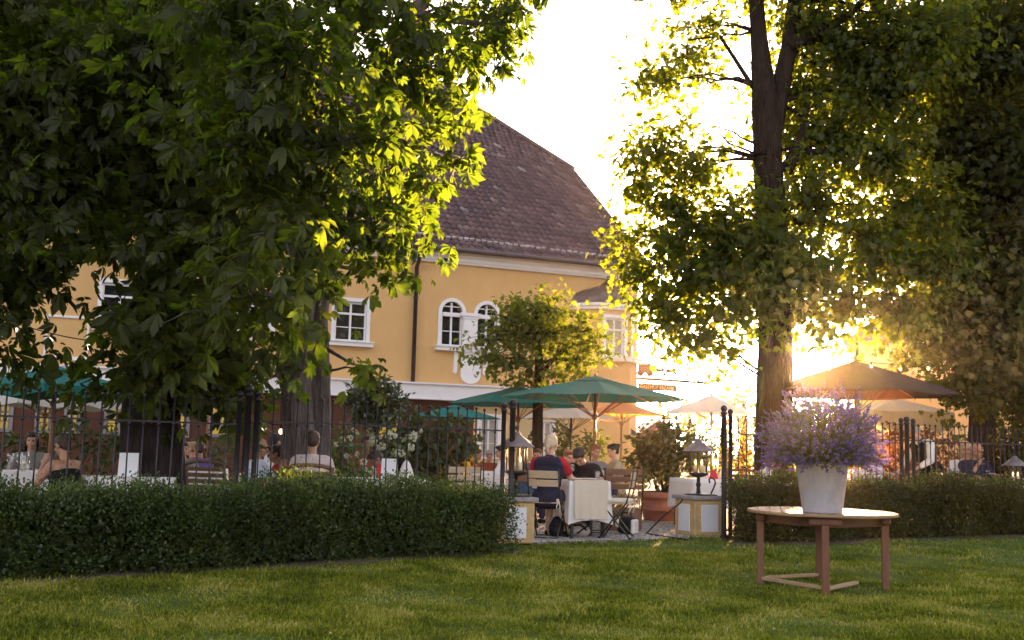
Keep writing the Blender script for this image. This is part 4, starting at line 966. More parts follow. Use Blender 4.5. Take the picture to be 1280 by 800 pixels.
def blooms(t, rng, blobs, B):
    for k in range(16):
        c, r, n = blobs[k % len(blobs)]; d = sph_dirs(1, rng)[0]; d[1] = -abs(d[1]) ; p = Vector(np.array(c) + d * np.array(r) * .98) - B
        m = MB(); s = rng.uniform(.035, .06)
        for j in range(16):
            e = sph_dirs(1, rng)[0]; m.ball(p + Vector(e * s * .8), s * .32, 6, 4)
        m.build('flower_head', M_BLOOM, t)
shrub('hydrangea', 'light green hydrangea with round creamy flower heads behind the man in the pink shirt', fb(430, 14.6), pb([(430, 560, 14.6, 24), (415, 580, 14.4, 22), (445, 585, 14.4, 24), (432, 540, 14.7, 14), (408, 555, 14.8, 16), (440, 600, 14.4, 24)]), 'simple', .11, 8, M_HYD, 81, .9, 8, None, .09, .2, blooms)
shrub('rhododendron', 'large dark evergreen shrub behind the fence under the low green parasol', fb(530, 17), pb([(530, 560, 17, 42), (490, 565, 16.8, 30), (570, 560, 17, 32), (515, 540, 17, 26), (555, 538, 17.2, 26), (505, 590, 16.8, 34), (560, 592, 16.8, 30), (580, 540, 17, 14, .7), (478, 545, 17, 16, .8)]), 'simple', .14, 8, M_RHOD, 82, .75, 10, None, .13, .25)
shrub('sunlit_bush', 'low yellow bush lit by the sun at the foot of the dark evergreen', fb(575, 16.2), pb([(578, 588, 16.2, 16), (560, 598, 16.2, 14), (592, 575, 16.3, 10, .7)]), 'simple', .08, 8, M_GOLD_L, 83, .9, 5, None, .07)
shrub('flowering_shrub', 'shrub with white blossoms behind the fence beside the hydrangea', fb(500, 15), pb([(478, 548, 15.2, 14), (500, 556, 15, 14), (520, 548, 15.2, 12)]), 'simple', .09, 8, M_HYD, 84, .9, 5, None, .08, .2, blooms)
shrub('dark_hedge_bush', 'dark leafy bush in front of the lit ground-floor windows', fb(110, 21), pb([(40, 555, 21, 26), (75, 552, 21, 24), (110, 555, 21, 28), (140, 552, 21, 26), (160, 560, 21, 28), (230, 570, 21, 30), (265, 568, 21, 26), (10, 560, 21, 26)]), 'simple', .13, 8, M_RHOD, 85, .5, 10, None, .14)
shrub('potted_conifer', 'upright light green bush beside the ponytailed woman by the house door', fb(705, 27), pb([(703, 552, 27, 16), (700, 540, 27, 12), (708, 562, 27, 17), (695, 560, 27, 12)]), 'simple', .12, 8, M_HYD, 86, .8, 5, 'bushes along the house wall', .1)
shrub('potted_conifer', 'rounded green bush behind the bright parasol pole by the cream wall', fb(741, 27), pb([(742, 548, 27, 13), (738, 556, 27, 15), (745, 560, 27, 14)]), 'simple', .12, 8, M_HYD, 87, .8, 5, 'bushes along the house wall', .1)
shrub('wall_plant', 'thin dark plant beside the trunk of the small round tree', fb(655, 25), pb([(655, 555, 25, 12, .5), (650, 560, 25, 10, .5)]), 'simple', .14, 6, M_RHOD, 88, .6, 5)
shrub('green_bush', 'yellow green bush between the terracotta pot and the gate post', fb(880, 18.5), pb([(880, 565, 18.5, 24), (898, 560, 18.6, 20), (870, 552, 18.6, 16), (890, 590, 18.4, 24), (862, 575, 18.6, 16)]), 'simple', .10, 8, M_HYD, 89, .9, 6, None, .09)
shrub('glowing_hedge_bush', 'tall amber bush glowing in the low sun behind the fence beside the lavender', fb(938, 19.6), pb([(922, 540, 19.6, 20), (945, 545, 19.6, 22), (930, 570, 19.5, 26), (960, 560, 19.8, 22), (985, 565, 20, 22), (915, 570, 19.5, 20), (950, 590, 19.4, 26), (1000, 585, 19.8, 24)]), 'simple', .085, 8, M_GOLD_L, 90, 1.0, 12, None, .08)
shrub('copper_beech_hedge', 'tall copper red hedge behind the waiter', fb(1140, 21.2), pb([(1085, 560, 21, 26), (1115, 550, 21, 26), (1150, 550, 21.3, 28), (1180, 555, 21.3, 26), (1110, 580, 21, 28), (1150, 580, 21.2, 28), (1190, 580, 21.3, 28), (1130, 600, 21, 26), (1175, 600, 21, 26), (1060, 570, 21, 22), (1090, 590, 21, 26)]), 'simple', .095, 8, M_BEECH, 91, .9, 14, None, .11)
shrub('yew_bush', 'dark tall evergreen bush at the picture edge beside the seated couple', fb(1268, 20.5), pb([(1262, 470, 20.5, 24), (1270, 510, 20.5, 34), (1262, 550, 20.5, 34), (1285, 560, 20.5, 40), (1262, 590, 20.4, 36), (1295, 500, 20.6, 40), (1240, 585, 20.6, 26), (1215, 560, 21.5, 26), (1225, 590, 21.4, 28)]), 'simple', .10, 8, M_DARKL, 92, 1.1, 10, None, .12)
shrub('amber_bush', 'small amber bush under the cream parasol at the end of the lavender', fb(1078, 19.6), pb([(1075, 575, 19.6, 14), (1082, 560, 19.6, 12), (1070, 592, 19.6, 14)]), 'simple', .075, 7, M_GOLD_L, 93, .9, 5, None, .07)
shrub('shady_shrub', 'dark narrow shrub standing against the broad chestnut trunk', fb(118, 11.6), pb([(118, 568, 11.6, 14), (116, 590, 11.6, 16), (120, 606, 11.6, 15)]), 'simple', .075, 7, M_RHOD, 94, .6, 5, None, .06)
shrub('under_shrub', 'leafy shrub between the iron gate posts and the chestnut trunk', fb(345, 15.5), pb([(345, 560, 15.5, 18, .7), (350, 590, 15.4, 22), (275, 575, 16.5, 24)]), 'simple', .10, 7, M_RHOD, 95, .6, 5, None, .09)
# ================================================================== oval teak table with lavender
M_TEAK = pmat('weathered_teak', (.30, .19, .105), .62, .16, 5, .25, 50, stretch=(1, 9, 9), col2=(.34, .26, .18), mix=(.5, .75))
M_TEAK_D = pmat('teak_leg', (.13, .047, .020), .6, .2, 5, .25, 50, stretch=(9, 9, 1), col2=(.12, .065, .04), mix=(.5, .8))
def gp(px, py): p = ground(px, py, 0); p.z = float(lawn_z(p.x, p.y)); return p
legs = [gp(1020, 742), gp(952, 731), gp(1105, 739), gp(1036, 725)]
tc = sum(legs, Vector()) / 4; tc.z = 0
ta = math.atan2((legs[2] - legs[1]).y, (legs[2] - legs[1]).x)
tb = thing('garden_table', 'round weathered teak garden table standing on the lawn with four square legs', 'table', tc, ta)
TH = .735
m = MB(); n = 64; R_ = .715
prof = [(R_ - .02, TH - .032), (R_, TH - .026), (R_, TH - .008), (R_ - .008, TH)]
m.lathe(prof[:3], n); m.f.pop(); m.mi.pop(); m.sm.pop()                    # rim, then slatted top
nsl = 13; wsl = 2 * R_ / nsl
for k in range(nsl):
    x0 = -R_ + k * wsl; x1 = x0 + wsl - .006
    top_ = []; bot = []
    xs_ = np.linspace(x0, x1, 6)
    for x in xs_: top_.append((x, math.sqrt(max(0, (R_ - .004) ** 2 - x * x))))
    poly = top_ + [(x, -y) for x, y in reversed(top_)]
    b = len(m.v); zt = TH - .001 + random.uniform(-.001, .001)
    m.v += [(x, y, zt) for x, y in poly] + [(x, y, TH - .024) for x, y in poly]; q = len(poly)
    m.f.append([b + i for i in range(q)]); m.mi.append(0); m.sm.append(False)
    for i in range(q): m.f.append([b + i, b + (i + 1) % q, b + q + (i + 1) % q, b + q + i]); m.mi.append(0); m.sm.append(False)
m.build('tabletop', M_TEAK, tb)
li = [Matrix.Rotation(-ta, 3, 'Z') @ (l - tc) for l in legs]
half = sum(math.hypot(l.x, l.y) for l in li) / 4
cr = [Vector((0, -half, 0)), Vector((-half, 0, 0)), Vector((half, 0, 0)), Vector((0, half, 0))]
for k, c in enumerate(cr):
    rot = Matrix.Rotation(math.radians(45), 3, 'Z') if False else Matrix.Identity(3)
    m = MB(); m.bbox(c + Vector((0, 0, (TH - .035) / 2 - .01)), (.068, .068, TH - .025), .005, rot); m.build('leg', M_TEAK_D, tb)
    m = MB(); d = c.normalized(); m.bbox(c + d * .0 + Vector((0, 0, TH - .075)), (.30 if abs(d.y) > .5 else .085, .085 if abs(d.y) > .5 else .30, .07), .02, rot); m.build('corner_block', M_TEAK_D, tb)
def beam(a, b, w_, h_, z, name, mat):
    d = b - a; L = d.length; an = math.atan2(d.y, d.x)
    MB().bbox((a + b) / 2 + Vector((0, 0, z)), (L - .07, w_, h_), .004, Matrix.Rotation(an, 3, 'Z')).build(name, mat, tb)
beam(cr[0], cr[2], .024, .09, TH - .085, 'apron', M_TEAK_D); beam(cr[2], cr[3], .024, .09, TH - .085, 'apron', M_TEAK_D)
beam(cr[3], cr[1], .024, .09, TH - .085, 'apron', M_TEAK_D); beam(cr[1], cr[0], .024, .09, TH - .085, 'apron', M_TEAK_D)
beam(cr[1], cr[0], .05, .03, .06, 'stretcher', M_TEAK); beam(cr[3], cr[1], .05, .03, .06, 'stretcher', M_TEAK); beam(cr[0], cr[2] + Vector((-.25, .1, 0)), .05, .03, .055, 'stretcher', M_TEAK)
# pot
M_ZINC = pmat('limewashed_zinc', (.36, .36, .40), .75, .14, 3.5, .15, 18, stretch=(3, 3, 1), col2=(.24, .235, .25), mix=(.45, .75))
pz = at(1028, 640, 10.25); pot_o = Vector((pz.x, 10.25, TH + .001 + 0.0))
pot = thing('flower_pot', 'tall tapered pale grey pot standing on the round teak table', 'pot', pot_o)
m = MB(); PHT = .475
m.lathe([(.183, 0), (.185, .01), (.243, PHT - .03), (.252, PHT - .028), (.254, PHT - .004), (.248, PHT), (.236, PHT - .002), (.225, PHT - .08), (0.001, PHT - .085)], 40); m.build('body', M_ZINC, pot)
MB().lathe([(.222, PHT - .07), (0.001, PHT - .05)], 24).build('soil', pmat('soil', (.04, .028, .02), 1, .3, 30, .6, 60), pot)
# lavender
M_LAVL = leafmat('lavender_leaf', [(.05, .065, .02), (.08, .095, .03), (.11, .115, .04)], [(.14, .16, .03), (.2, .19, .04)], .35, .03, .5, 3)
M_LAVF = leafmat('lavender_flower', [(.052, .038, .145), (.085, .060, .22), (.15, .11, .31)], [(.12, .085, .27), (.18, .13, .35), (.28, .21, .42)], .45, .03, .5, 4)
lav_o = pot_o + Vector((0, 0, PHT - .06))
lav = thing('lavender', 'big round bush of purple flowering lavender growing in the grey pot', 'lavender', lav_o)
rng = np.random.default_rng(77)
stem = MB(); FC, FA, FN, FS = [], [], [], []; LC, LA, LN, LS = [], [], [], []
for k in range(1300):
    th_ = math.acos(1 - rng.random() * 1.12); ph_ = rng.uniform(0, 2 * PI)
    d = np.array([math.sin(th_) * math.cos(ph_), math.sin(th_) * math.sin(ph_), math.cos(th_)])
    L = rng.uniform(.36, .56) * (1.0 if th_ < 1.2 else .92); L *= (1 + .07 * math.sin(ph_ * 3 + 1) + .05 * math.sin(th_ * 5))
    r0 = .12 * rng.random(); b0 = np.array([r0 * math.cos(ph_), r0 * math.sin(ph_), .0])
    dd = d + rng.normal(size=3) * .10; c1 = b0 + dd * L * .5 + np.array([0, 0, .10 + .03 * rng.random()]); c2 = b0 + np.array([dd[0] * L * .92, dd[1] * L * .92, dd[2] * L * 1.06 + .12 - .06 * math.sin(th_) * rng.random()])
    c2[2] = max(c2[2], -.02)
    stem.tube([b0, c1, c2], [.0022, .0018, .0014], 3, caps=False)
    ax = (c2 - c1); ax /= np.linalg.norm(ax); sl_ = rng.uniform(.05, .095)
    nf = 15
    for j in range(nf):
        t_ = j / nf; o = rng.normal(size=3); o -= ax * o.dot(ax); o /= np.linalg.norm(o)
        FC.append(c2 + ax * sl_ * (t_ - .3)); FA.append(o + ax * .9); FN.append(rng.normal(size=3)); FS.append(rng.uniform(.015, .026) * (1.15 - .5 * t_))
    for j in range(7):
        t_ = rng.uniform(.2, .95); p = b0 * (1 - t_) ** 2 + 2 * t_ * (1 - t_) * c1 + t_ * t_ * c2
        LC.append(p + rng.normal(size=3) * .012); LA.append(d + rng.normal(size=3) * .6 + [0, 0, .2]); LN.append(rng.normal(size=3)); LS.append(rng.uniform(.035, .06))
stem.build('stems', M_LAVL, lav, fixn=False)
V = leaf_verts(np.array(FC), np.array(FA), np.array(FN), np.array(FS), T_SIMPLE * [1.5, 1, 1]); np_mesh('flowers', V, leaf_faces(len(FC), 4, F_SIMPLE), M_LAVF, lav)
V = leaf_verts(np.array(LC), np.array(LA), np.array(LN), np.array(LS), T_SIMPLE * [.45, 1, 1]); np_mesh('leaves', V, leaf_faces(len(LC), 4, F_SIMPLE), M_LAVL, lav)

# ================================================================== parasols
M_GREEN = clothmat('green_canvas', (.014, .17, .15), (.02, .10, .085), .2); M_CREAMC = clothmat('cream_canvas', (.62, .58, .50), (.62, .42, .16), .38)
M_OCHRE = clothmat('ochre_canvas', (.56, .42, .22), (.95, .36, .03), .62); M_WHITEC = clothmat('white_canvas', (.66, .64, .62), (.5, .45, .38), .3); M_GREYC = clothmat('taupe_canvas', (.065, .052, .052), (.10, .03, .015), .25)
M_WOOD = pmat('varnished_pole', (.26, .10, .04), .45, .2, 6, .1, 40, stretch=(6, 6, 1)); M_WOODL = pmat('light_pole', (.42, .24, .10), .5, .2, 6, stretch=(6, 6, 1))
def parasol(px, py_rim, Y, diam, rise, mat, label, nrib=8, vent=True, valance=0.0, pole=M_WOOD, rot=.2, group=None, rimz=None, name='parasol'):
    c = at(px, py_rim, Y); rz_ = c.z if rimz is None else rimz
    p = thing(name, label, 'parasol', (c.x, Y, FL), rot, group); zr_ = rz_ - FL; R = diam / 2
    cn = MB(); ns = 6; sub = 4; ring = []
    for i in range(ns + 1):
        t_ = i / ns; r = R * (.12 + .88 * t_) if vent else R * t_
        row = []
        for k in range(nrib * sub):
            a = 2 * PI * k / (nrib * sub); f = (k % sub) / sub; sc_ = 1 - .10 * math.sin(PI * f) * t_           # straight edges between the ribs
            sag = -.035 * R * math.sin(PI * f) * math.sin(PI * min(1, t_ * .9))
            row.append(len(cn.v)); cn.v.append((r * sc_ * math.cos(a), r * sc_ * math.sin(a), zr_ + rise * (1 - (r / R)) ** .92 * 1.0 + sag))
        ring.append(row)
    N = nrib * sub
    if valance:
        row = []
        for k in range(N):
            x, y, z = cn.v[ring[-1][k]]; row.append(len(cn.v)); f = (k % sub) / sub
            cn.v.append((x * 1.004, y * 1.004, z - valance * (1 - .22 * math.cos(2 * PI * f))))
        ring.append(row)
    for i in range(len(ring) - 1):
        for k in range(N): cn.f.append([ring[i][k], ring[i][(k + 1) % N], ring[i + 1][(k + 1) % N], ring[i + 1][k]]); cn.mi.append(0); cn.sm.append(i < ns and False)
    can = cn.build('canopy', mat, p, fixn=False)
    if vent:
        v = MB(); v.lathe([(R * .24, zr_ + rise * .80), (R * .13, zr_ + rise * .94), (.02, zr_ + rise * 1.06)], nrib, smooth=False); v.build('vent_cap', mat, can)
    MB().tube([(0, 0, 0), (0, 0, zr_ + rise * 1.02)], .027, 10).build('pole', pole, p)
    m = MB(); m.ball((0, 0, zr_ + rise * 1.02 + .03), .028, 8, 6); m.tube([(0, 0, zr_ + rise * .95), (0, 0, zr_ + rise * 1.02 + .02)], .012, 6); m.build('finial', pole, p)
    zh = zr_ - .30 * R / 1.5
    MB().lathe([(.045, zh - .05), (.05, zh - .03), (.05, zh + .03), (.045, zh + .05)], 10).build('hub', pole, p)
    for k in range(nrib):
        a = 2 * PI * k / nrib; ca, sa = math.cos(a), math.sin(a)
        rb = MB(); rb.tube([(.03 * ca, .03 * sa, zr_ + rise * .93), (R * .985 * ca, R * .985 * sa, zr_ - .012)], .011, 5)
        rb.tube([(.045 * ca, .045 * sa, zh), (R * .5 * ca, R * .5 * sa, zr_ + rise * .5 ** .92 - .04)], .009, 5); rb.build('rib', pole, p)
    m = MB(); m.lathe([(.30, 0.002), (.30, .05), (.27, .075), (.06, .085), (.05, .30), (.03, .31)], 16); m.build('base', M_IRON, p)
    return p
GP = 'green parasols over the terrace'
parasol(744, 499.5, 18.5, 3.30, .36, M_GREEN, 'big green parasol open over the front table, one corner pointing at the inn sign', rot=.02, group=GP, rimz=2.17)
parasol(648, 506, 21.5, 2.9, .36, M_GREEN, 'green parasol half hidden behind the big one, beside the iron gate posts', rot=.3, group=GP)
parasol(568, 522, 26.5, 2.36, .30, M_GREEN, 'low small green parasol behind the dark evergreen shrub', rot=.2, group=GP)
parasol(68, 484, 19, 2.9, .36, M_GREEN, 'green parasol in the shade under the hanging chestnut leaves', rot=.3, group=GP, valance=.17)
parasol(58, 500, 24, 3.6, .30, M_WHITEC, 'white parasol whose scalloped edge shows under the shaded green one', valance=.16, rot=.1)
parasol(714, 524, 26, 2.7, .34, M_CREAMC, 'pale cream parasol with dark pole in front of the cream house wall', pole=M_GUT, rot=.1)
parasol(777, 518.5, 26.5, 2.15, .34, M_OCHRE, 'ochre parasol with its underside glowing orange', pole=M_WOODL, rot=.25)
parasol(889, 517, 25.5, 2.35, .42, M_WHITEC, 'wide pale cream parasol beside the maple trunk', pole=M_WOODL, rot=.2, nrib=6)
parasol(1069, 491, 18.3, 3.3, .56, M_GREYC, 'dark taupe parasol directly above the lavender bush', nrib=6, vent=False, rot=-1.50, valance=.03)
parasol(1118, 516, 22, 2.4, .30, M_CREAMC, 'cream parasol with deep straight valance under the taupe one', nrib=8, vent=False, valance=.34, rot=.1)
parasol(262, 490, 24, 1.3, .16, M_CREAMC, 'small cream parasol peeping through the chestnut leaves by the trunk', rot=.2)

# ================================================================== lantern pillars and lanterns
M_OCPL = pmat('ochre_roughcast', (.52, .36, .17), .95, .2, 14, .5, 60, col2=(.30, .20, .09), mix=(.5, .8)); M_STONE = pmat('grey_stone_slab', (.24, .235, .25), .8, .2, 6, .2, 30); M_PANEL = pmat('white_panel', (.66, .68, .74), .7, .06, 3)
def pillar(loc, w_, h_, rz, label):
    p = thing('garden_pillar', label, 'pillar', loc, rz)
    MB().bbox((0, 0, h_ / 2), (w_, w_, h_), .02).build('body', M_OCPL, p)
    MB().bbox((0, 0, h_ + .028), (w_ + .07, w_ + .07, .055), .01).build('cap', M_STONE, p)
    for k in range(4):
        r = Matrix.Rotation(k * PI / 2, 3, 'Z')
        MB().bbox(r @ Vector((0, -w_ / 2 - .004, h_ * .5)), (w_ * .55, .014, h_ * .74), .003, r).build('panel', M_PANEL, p)
    return p
M_LROOF = pmat('lantern_roof', (.16, .14, .145), .5, .2, 10, .1, 40, metal=.4); M_LGL = glassmat('lantern_glass', (.95, .9, .82), .10)
M_FLAME = emat('flame', (1.0, .62, .22), FLAME); M_WAX = pmat('wax', (.75, .68, .55), .5, .05)
def lantern(loc, k, label, stand=True, group='garden lanterns'):
    l = thing('lantern', label, 'lantern', loc, .25, group)
    if stand:
        m = MB(); m.lathe([(.17, 0), (.17, .012), (.10, .02), (.03, .03), (.022, .10), (.035, .13), (.022, .16), (.022, .22), (.09, .235), (.10, .25)], 16); m.build('stand', M_IRON, l); z0 = .25
    else:
        MB().lathe([(.11, 0), (.11, .02)], 16).build('stand', M_IRON, l); z0 = .02
    H = .30
    m = MB(); m.lathe([(.115, z0), (.125, z0 + .01), (.125, z0 + .03), (.11, z0 + .035)], 16)
    for q in range(6):
        a = 2 * PI * q / 6; m.tube([(.115 * math.cos(a), .115 * math.sin(a), z0 + .02), (.115 * math.cos(a), .115 * math.sin(a), z0 + H)], .007, 5)
    m.lathe([(.12, z0 + H - .012), (.126, z0 + H - .008), (.126, z0 + H + .004), (.12, z0 + H + .008)], 16); m.build('frame', M_IRON, l)
    m = MB(); m.lathe([(.106, z0 + .035), (.106, z0 + H - .01)], 18); 
    for _ in range(2): m.f.pop(); m.mi.pop(); m.sm.pop()
    m.build('glass', M_LGL, l)
    MB().lathe([(.20, z0 + H - .006), (.202, z0 + H), (.10, z0 + H + .085), (.045, z0 + H + .125), (.04, z0 + H + .15), (.0, z0 + H + .165)], 18).build('roof', M_LROOF, l)
    for dx_, dy in ((-.035, .01), (.04, -.015)):
        c = MB().lathe([(.026, z0 + .035), (.026, z0 + .12), (.006, z0 + .125)], 10, (dx_, dy, 0)).build('candle', M_WAX, l)
        f = MB(); f.lathe([(.0, z0 + .125), (.012, z0 + .14), (.014, z0 + .155), (.006, z0 + .185), (0, z0 + .20)], 8, (dx_, dy, 0)); f.build('flame', M_FLAME, c)
    l.scale = (k, k, k); return l
pr_o = ground(876, 671, FL); pr_o.y += .28; pr_o.x += .03
pillar(pr_o, .50, .50, math.radians(24), 'ochre plastered pillar with white panels beside the terracotta pot, lantern on its slab')
lantern(pr_o + Vector((-.02, -.02, .557)), 1.12, 'iron lantern with two burning candles on the ochre pillar beside the terracotta pot')
pl_o = ground(634, 690, FL); pl_o = at(640, 600, 13.45); pl_o.z = FL; pl_o = Vector((at(637, 600, 13.35).x, 13.35, FL))
pillar(pl_o, .50, .50, math.radians(20), 'ochre plastered pillar with white panels half hidden by the hedge end')
lantern(pl_o + Vector((.08, .02, .557)), 1.12, 'iron lantern behind the twin gate posts, on the pillar half hidden by the hedge')
lt = at(1268, 600, 17.6)

# hooked iron handle on the pillar and the cable
m = MB(); h0 = pr_o + Vector((.16, -.02, .557))
hk = thing('iron_hook', 'curved black iron hook standing on the slab of the lantern pillar', 'hook', h0)
m.tube([(0, 0, 0), (.0, 0, .03), (.03, 0, .09), (.06, 0, .17), (.05, 0, .22), (.0, 0, .25), (-.03, 0, .22), (-.02, 0, .17)], .012, 7); m.lathe([(.09, 0), (.09, .012), (.02, .02)], 14); m.build('curved_bar', M_IRON, hk)
a_ = pr_o + Vector((-.27, -.2, .50)); b_ = ground(808, 667, FL + .01); c_ = ground(860, 675, FL + .012)
cb = MB(); o_ = a_.copy(); cb.tube([Vector(), Vector((-.04, -.02, -.05)), (b_ - a_) * .55 + Vector((0, 0, .02)), b_ - a_, (b_ - a_).lerp(c_ - a_, .5), c_ - a_], .012, 6)
o = cb.build('power_cable', M_IRON); o.location = a_; tag(o, 'black cable hanging from the lantern pillar down to the gravel', 'cable')

# ================================================================== terracotta pot with laurel
M_TC = pmat('terracotta', (.32, .125, .085), .85, .15, 5, .15, 30, col2=(.30, .14, .10), mix=(.5, .8))
tp = ground(830, 652, FL); tp.y += .38; tp = Vector((at(831, 600, tp.y).x, tp.y, FL))
t = thing('terracotta_pot', 'wide terracotta tub with raised bands holding a laurel bush', 'pot', tp)
k = tp.y / FPX
w1 = 32 * k
m = MB(); m.lathe([(w1 * .78, 0), (w1 * .80, .03), (w1 * .86, .16), (w1 * .90, .165), (w1 * .90, .19), (w1 * .87, .195), (w1 * .93, .36), (w1 * 1.0, .37), (w1 * 1.04, .40), (w1 * 1.04, .46), (w1 * .99, .48), (w1 * .93, .475), (w1 * .90, .40), (.001, .41)], 40); m.build('body', M_TC, t)
m = MB(); m.ball((0, 0, .40), (w1 * .88, w1 * .88, .03), 20, 6); m.build('soil', pmat('soil_dark', (.03, .02, .015), 1, .3, 20), t)
shrub('laurel_bush', 'big glossy laurel bush growing out of the terracotta tub', tp + Vector((0, 0, .40)), pb([(826, 570, tp.y, 36), (800, 575, tp.y, 26), (852, 575, tp.y, 28), (818, 550, tp.y, 26), (845, 548, tp.y, 24), (800, 555, tp.y, 16), (826, 590, tp.y, 30), (868, 560, tp.y + .2, 16), (830, 535, tp.y, 14, .7), (800, 595, tp.y, 16)]), 'simple', .115, 8, M_RHOD, 96, 1.0, 8, None, .10, .25)

# ================================================================== chairs, tables
M_SLAT = pmat('pale_slat', (.48, .38, .26), .6, .15, 8, .1, 40, stretch=(1, 6, 6)); M_SLATD = pmat('brown_slat', (.17, .085, .045), .55, .2, 8, .1, 40, stretch=(1, 6, 6)); M_FRAME = pmat('chair_frame', (.03, .035, .034), .45, .15, 12, metal=.5)
M_CUSH = clothmat('cream_cushion', (.58, .54, .48)); M_CLOTH = clothmat('white_cloth', (.70, .68, .67), None, 0, .04, 3, .9, .2); M_CLOTHB = clothmat('beige_cloth', (.56, .48, .40), None, 0, .05, 3, .9, .2)
def folding_chair(label, loc, rz, slat=M_SLAT, cushion=False, W=.42, group='folding garden chairs', name='folding_chair', rows=((.69, .10), (.80, .11))):
    """faces +y before turning"""
    c = thing(name, label, 'chair', loc, rz, group); h = W / 2
    for s in (-1, 1):
        x = s * h
        MB().tube([(x, .20, 0), (x, .02, .25), (x, -.16, .47), (x, -.22, .70), (x, -.25, .90)], .011, 6).build('rear_frame', M_FRAME, c)
        MB().tube([(x * .9, -.22, 0), (x * .9, -.10, .14), (x * .9, .16, .45)], .010, 6).build('leg', M_FRAME, c)
    MB().tube([(-h * .9, -.22, .02), (h * .9, -.22, .02)], .007, 5).build('stretcher', M_FRAME, c)
    MB().tube([(-h, .20, .02), (h, .20, .02)], .007, 5).build('stretcher', M_FRAME, c)
    m = MB()
    for k in range(7): m.bbox((0, -.18 + k * .062, .462), (W - .01, .052, .016), .004)
    m.build('seat', slat, c)
    for z, hh in rows:
        m = MB(); yb = -.225 - .028 * (z - .70) / .2
        for q in range(1): m.bbox((0, yb + .016, z + .02), (W + .01, .016, hh - .012), .005, Matrix.Rotation(.12, 3, 'X'))
        m.build('back_slat', slat, c)
    if cushion:
        m = MB(); m.bbox((0, .01, .497), (W - .02, .40, .05), .02)
        cu = m.build('cushion', M_CUSH, c)
        for s in (-1, 1):
            m = MB(); m.tube([(s * (h - .01), -.19, .49), (s * (h + .015), -.21, .42), (s * (h + .0), -.19, .33)], .008, 5); m.tube([(s * (h - .01), -.19, .49), (s * (h - .03), -.22, .41), (s * (h - .02), -.2, .36)], .007, 5); m.build('tie', M_CUSH, cu)
    return c
def slat_armchair(label, loc, rz, slat=M_SLATD, group='slatted wooden chairs'):
    c = thing('wooden_chair', label, 'chair', loc, rz, group); W = .52; h = W / 2
    for s in (-1, 1):
        m = MB(); m.tube([(s * h, -.22, 0), (s * h, -.22, .44), (s * h, -.30, .88)], .022, 6); m.build('leg', slat, c)
        m = MB(); m.tube([(s * h, .22, 0), (s * h, .22, .63)], .020, 6); m.build('leg', slat, c)
        MB().bbox((s * h, -.01, .645), (.05, .50, .025), .008).build('armrest', slat, c)
    m = MB()
    for k in range(6): m.bbox((0, -.18 + k * .078, .44), (W - .02, .066, .02), .004)
    m.build('seat', slat, c)
    m = MB()
    for k in range(5): m.bbox((0, -.245 - k * .014, .52 + k * .072), (W - .02, .018, .05), .004, Matrix.Rotation(.16, 3, 'X'))
    m.build('backrest', slat, c)
    pts = [(-h - .02, -.30, .86), (-h * .6, -.31, .895), (0, -.315, .905), (h * .6, -.31, .895), (h + .02, -.30, .86)]
    MB().tube(pts, .024, 6).build('top_rail', slat, c)
    return c
def dining_table(label, clabel, loc, rz, w_=.8, d_=.8, drop=.30, mat=M_CLOTH, h_=.74, seed=0, gt='dining tables on the terrace', gc='cloths on the dining tables'):
    t = thing('dining_table', label, 'table', loc, rz, gt)
    MB().bbox((0, 0, h_ - .015), (w_ - .02, d_ - .02, .03), .004).build('tabletop', M_SLATD, t)
    for sx in (-1, 1):
        for sy in (-1, 1): MB().bbox((sx * (w_ / 2 - .06), sy * (d_ / 2 - .06), (h_ - .03) / 2), (.035, .035, h_ - .03), .004).build('leg', M_FRAME, t)
    rng = np.random.default_rng(seed + 100); m = MB()
    c = bpy.data.objects.new('x', None); bpy.data.objects.remove(c)
    per = 72; rows = 7; ph = rng.uniform(0, 6, 3)
    def edge(u):                                           # walks round the table edge, u in 0..4
        k = int(u) % 4; f = u - int(u); e = [(-1, -1), (1, -1), (1, 1), (-1, 1), (-1, -1)]
        return np.array([(e[k][0] * (1 - f) + e[k + 1][0] * f) * w_ / 2, (e[k][1] * (1 - f) + e[k + 1][1] * f) * d_ / 2]), f
    Vv = []
    for r in range(rows + 1):
        t_ = r / rows
        for i in range(per):
            u = 4 * i / per; p, f = edge(u); corner = 1 - min(f, 1 - f) * 2
            out = p / np.linalg.norm(p); fold = math.sin(u * 7.5 + ph[0]) * .5 + math.sin(u * 13 + ph[1]) * .35 + corner ** 4 * .45
            o_ = .010 + t_ * (.018 + .028 * fold)
            Vv.append((p[0] + out[0] * o_, p[1] + out[1] * o_, h_ + .006 - t_ * drop * (1 + .12 * corner ** 2) - (0.004 if r else 0)))
    m.v = Vv + [(0, 0, h_ + .007)]
    for r in range(rows):
        for i in range(per): m.f.append([r * per + i, r * per + (i + 1) % per, (r + 1) * per + (i + 1) % per, (r + 1) * per + i]); m.mi.append(0); m.sm.append(True)
    for i in range(per): m.f.append([i, (i + 1) % per, len(Vv)]); m.mi.append(0); m.sm.append(False)
    o = m.build('tablecloth', mat); o.location = loc; o.rotation_euler = (0, 0, rz); tag(o, clabel, 'tablecloth', gc)
    return t
def face(px, Y, z=FL): return fb(px, Y, z)
